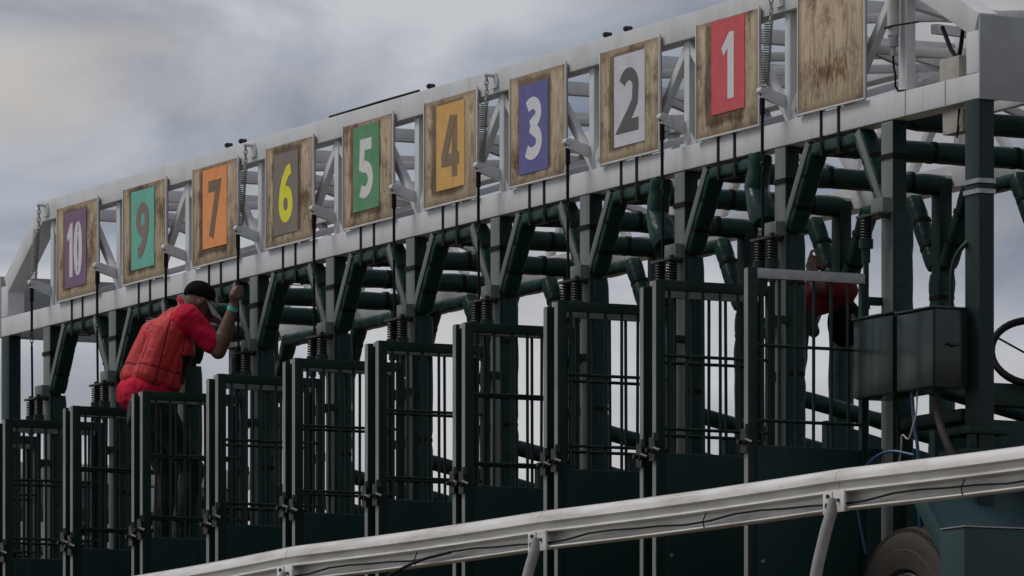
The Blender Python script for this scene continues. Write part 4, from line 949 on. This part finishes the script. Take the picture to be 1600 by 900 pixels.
for k in range(4):
    c0 = hc + Vector((0.012, 0.020, 0.028 - k*0.019)); finger(bm, [c0, c0 + Vector((0.0, 0.026, 0.008)), c0 + Vector((-0.02, 0.036, -0.006)), c0 + Vector((-0.036, 0.018, -0.012))], 0.008)
finger(bm, [hc + Vector((0.0, -0.012, 0.026)), hc + Vector((-0.006, 0.0, 0.052)), hc + Vector((-0.01, 0.022, 0.060))], 0.009)
capsule(bm, sL2, eL2, 0.055, 0.046); capsule(bm, eL2, wL2, 0.046, 0.03); ell(bm, wL2 + Vector((0.03, 0.0, -0.03)), (0.035, 0.022, 0.05))
for s in (1, -1):
    capsule(bm, hp + Vector((s*0.07, -0.03, -0.05)), Vector((-1.68 + s*0.07, 0.345, 1.80)), 0.06, 0.046); capsule(bm, Vector((-1.68 + s*0.07, 0.345, 1.80)), Vector((-1.68 + s*0.07, 0.36, 1.37)), 0.046, 0.04); capsule(bm, Vector((-1.68 + s*0.07, 0.33, 1.30)), Vector((-1.68 + s*0.07, 0.50, 1.295)), 0.034, 0.03)
put('body', rel(fuse('body', bm, 0.0065, 3), o2), 'skin2', per, P2)
bm = nb()
for s in (1, -1): capsule(bm, hp + Vector((s*0.06, 0.015, 0.025)), ch + Vector((s*0.07, -0.01, 0)), 0.085, 0.10); capsule(bm, ch + Vector((s*0.07, 0, 0)), Vector((-1.65 + s*0.16, 0.60, 2.39)), 0.088, 0.07)
capsule(bm, sr, Vector((-1.46, 0.49, 2.40)), 0.062, 0.056)
me = fuse('vest', bm, 0.010, 4, 0.006, 2); put('vest', rel(me, o2), 'darkred', per, P2)
bm = nb(); capsule(bm, sL2, eL2, 0.075, 0.062); capsule(bm, eL2, wL2 + Vector((0.01, 0, 0)), 0.062, 0.04); capsule(bm, wL2, wL2 + Vector((0.035, 0, -0.05)), 0.04, 0.034)
put('dark_sleeve', rel(fuse('dark_sleeve', bm, 0.009, 4, 0.004), o2), 'glove', per, P2)
bm = nb(); ell(bm, Vector((-1.515, 0.60, 2.335)), (0.02, 0.03, 0.035)); put('vest_emblem', rel(to_mesh('vest_emblem', bm), o2), 'black', per, P2)
bm = nb(); capsule(bm, hp + Vector((-0.05, -0.02, -0.05)), hp + Vector((0.05, -0.02, -0.05)), 0.085, 0.085)
for s in (1, -1): capsule(bm, hp + Vector((s*0.07, -0.03, -0.05)), Vector((-1.68 + s*0.07, 0.345, 1.80)), 0.080, 0.066); capsule(bm, Vector((-1.68 + s*0.07, 0.345, 1.80)), Vector((-1.68 + s*0.07, 0.36, 1.36)), 0.066, 0.056)
put('jeans', rel(fuse('jeans', bm, 0.011, 4, 0.005), o2), 'jeans', per, P2)
bm = nb(); ell(bm, hd + Vector((0, 0.0, -0.02)), (0.086, 0.098, 0.128)); put('cap', rel(to_mesh('cap', bm), o2), 'capb', per, P2)

# ------------------------------------------------------------------ parked van behind the far end
V0 = Vector((-24.0, 4.2, 0.004))
van = thing('parked_van', 'pale grey box van parked behind the far end of the gate', 'van', V0)
def vb(name, x0, x1, y0, y1, z0, z1, m, bevel=0.03, parent=None):
    bm = nb(); box(bm, x0, x1, y0, y1, z0, z1); return put(name, to_mesh(name, bm, bevel), m, parent or van, V0)
body = vb('body', -1.0, 1.0, 0, 2.6, 0.45, 2.74, 'vanw', 0.06)
vb('roof', -1.03, 1.03, -0.02, 2.62, 3.06, 3.24, 'vanw', 0.05)
vb('upper_wall', -0.98, 0.98, 0.02, 2.58, 2.741, 3.059, 'glass', 0.01)
for k in range(4):
    vb('window_pillar', 0.975, 1.01, 0.06 + k*0.8, 0.16 + k*0.8, 2.745, 3.055, 'vanw', 0.01)
vb('bonnet', -0.95, 0.95, 2.61, 3.5, 0.45, 1.5, 'vanw', 0.08)
vb('side_trim', 1.001, 1.03, 0.05, 2.55, 2.44, 2.52, 'glass', 0.005)
for y in (0.6, 2.7):
    for s in (-1, 1):
        bm = nb(); prf = [(-0.12, 0.2), (-0.12, 0.34), (-0.09, 0.38), (0.09, 0.38), (0.12, 0.34), (0.12, 0.2)]
        rings = []
        for k in range(24):
            a = 2*math.pi*k/24; rings.append([bm.verts.new((q, r_*math.cos(a), r_*math.sin(a))) for q, r_ in prf])
        for k in range(24):
            for j in range(5): bm.faces.new((rings[k][j], rings[k][j+1], rings[(k+1) % 24][j+1], rings[(k+1) % 24][j]))
        put('wheel', to_mesh('wheel', bm), 'rubber', van, V0 + Vector((s*0.95, y, 0.38)))
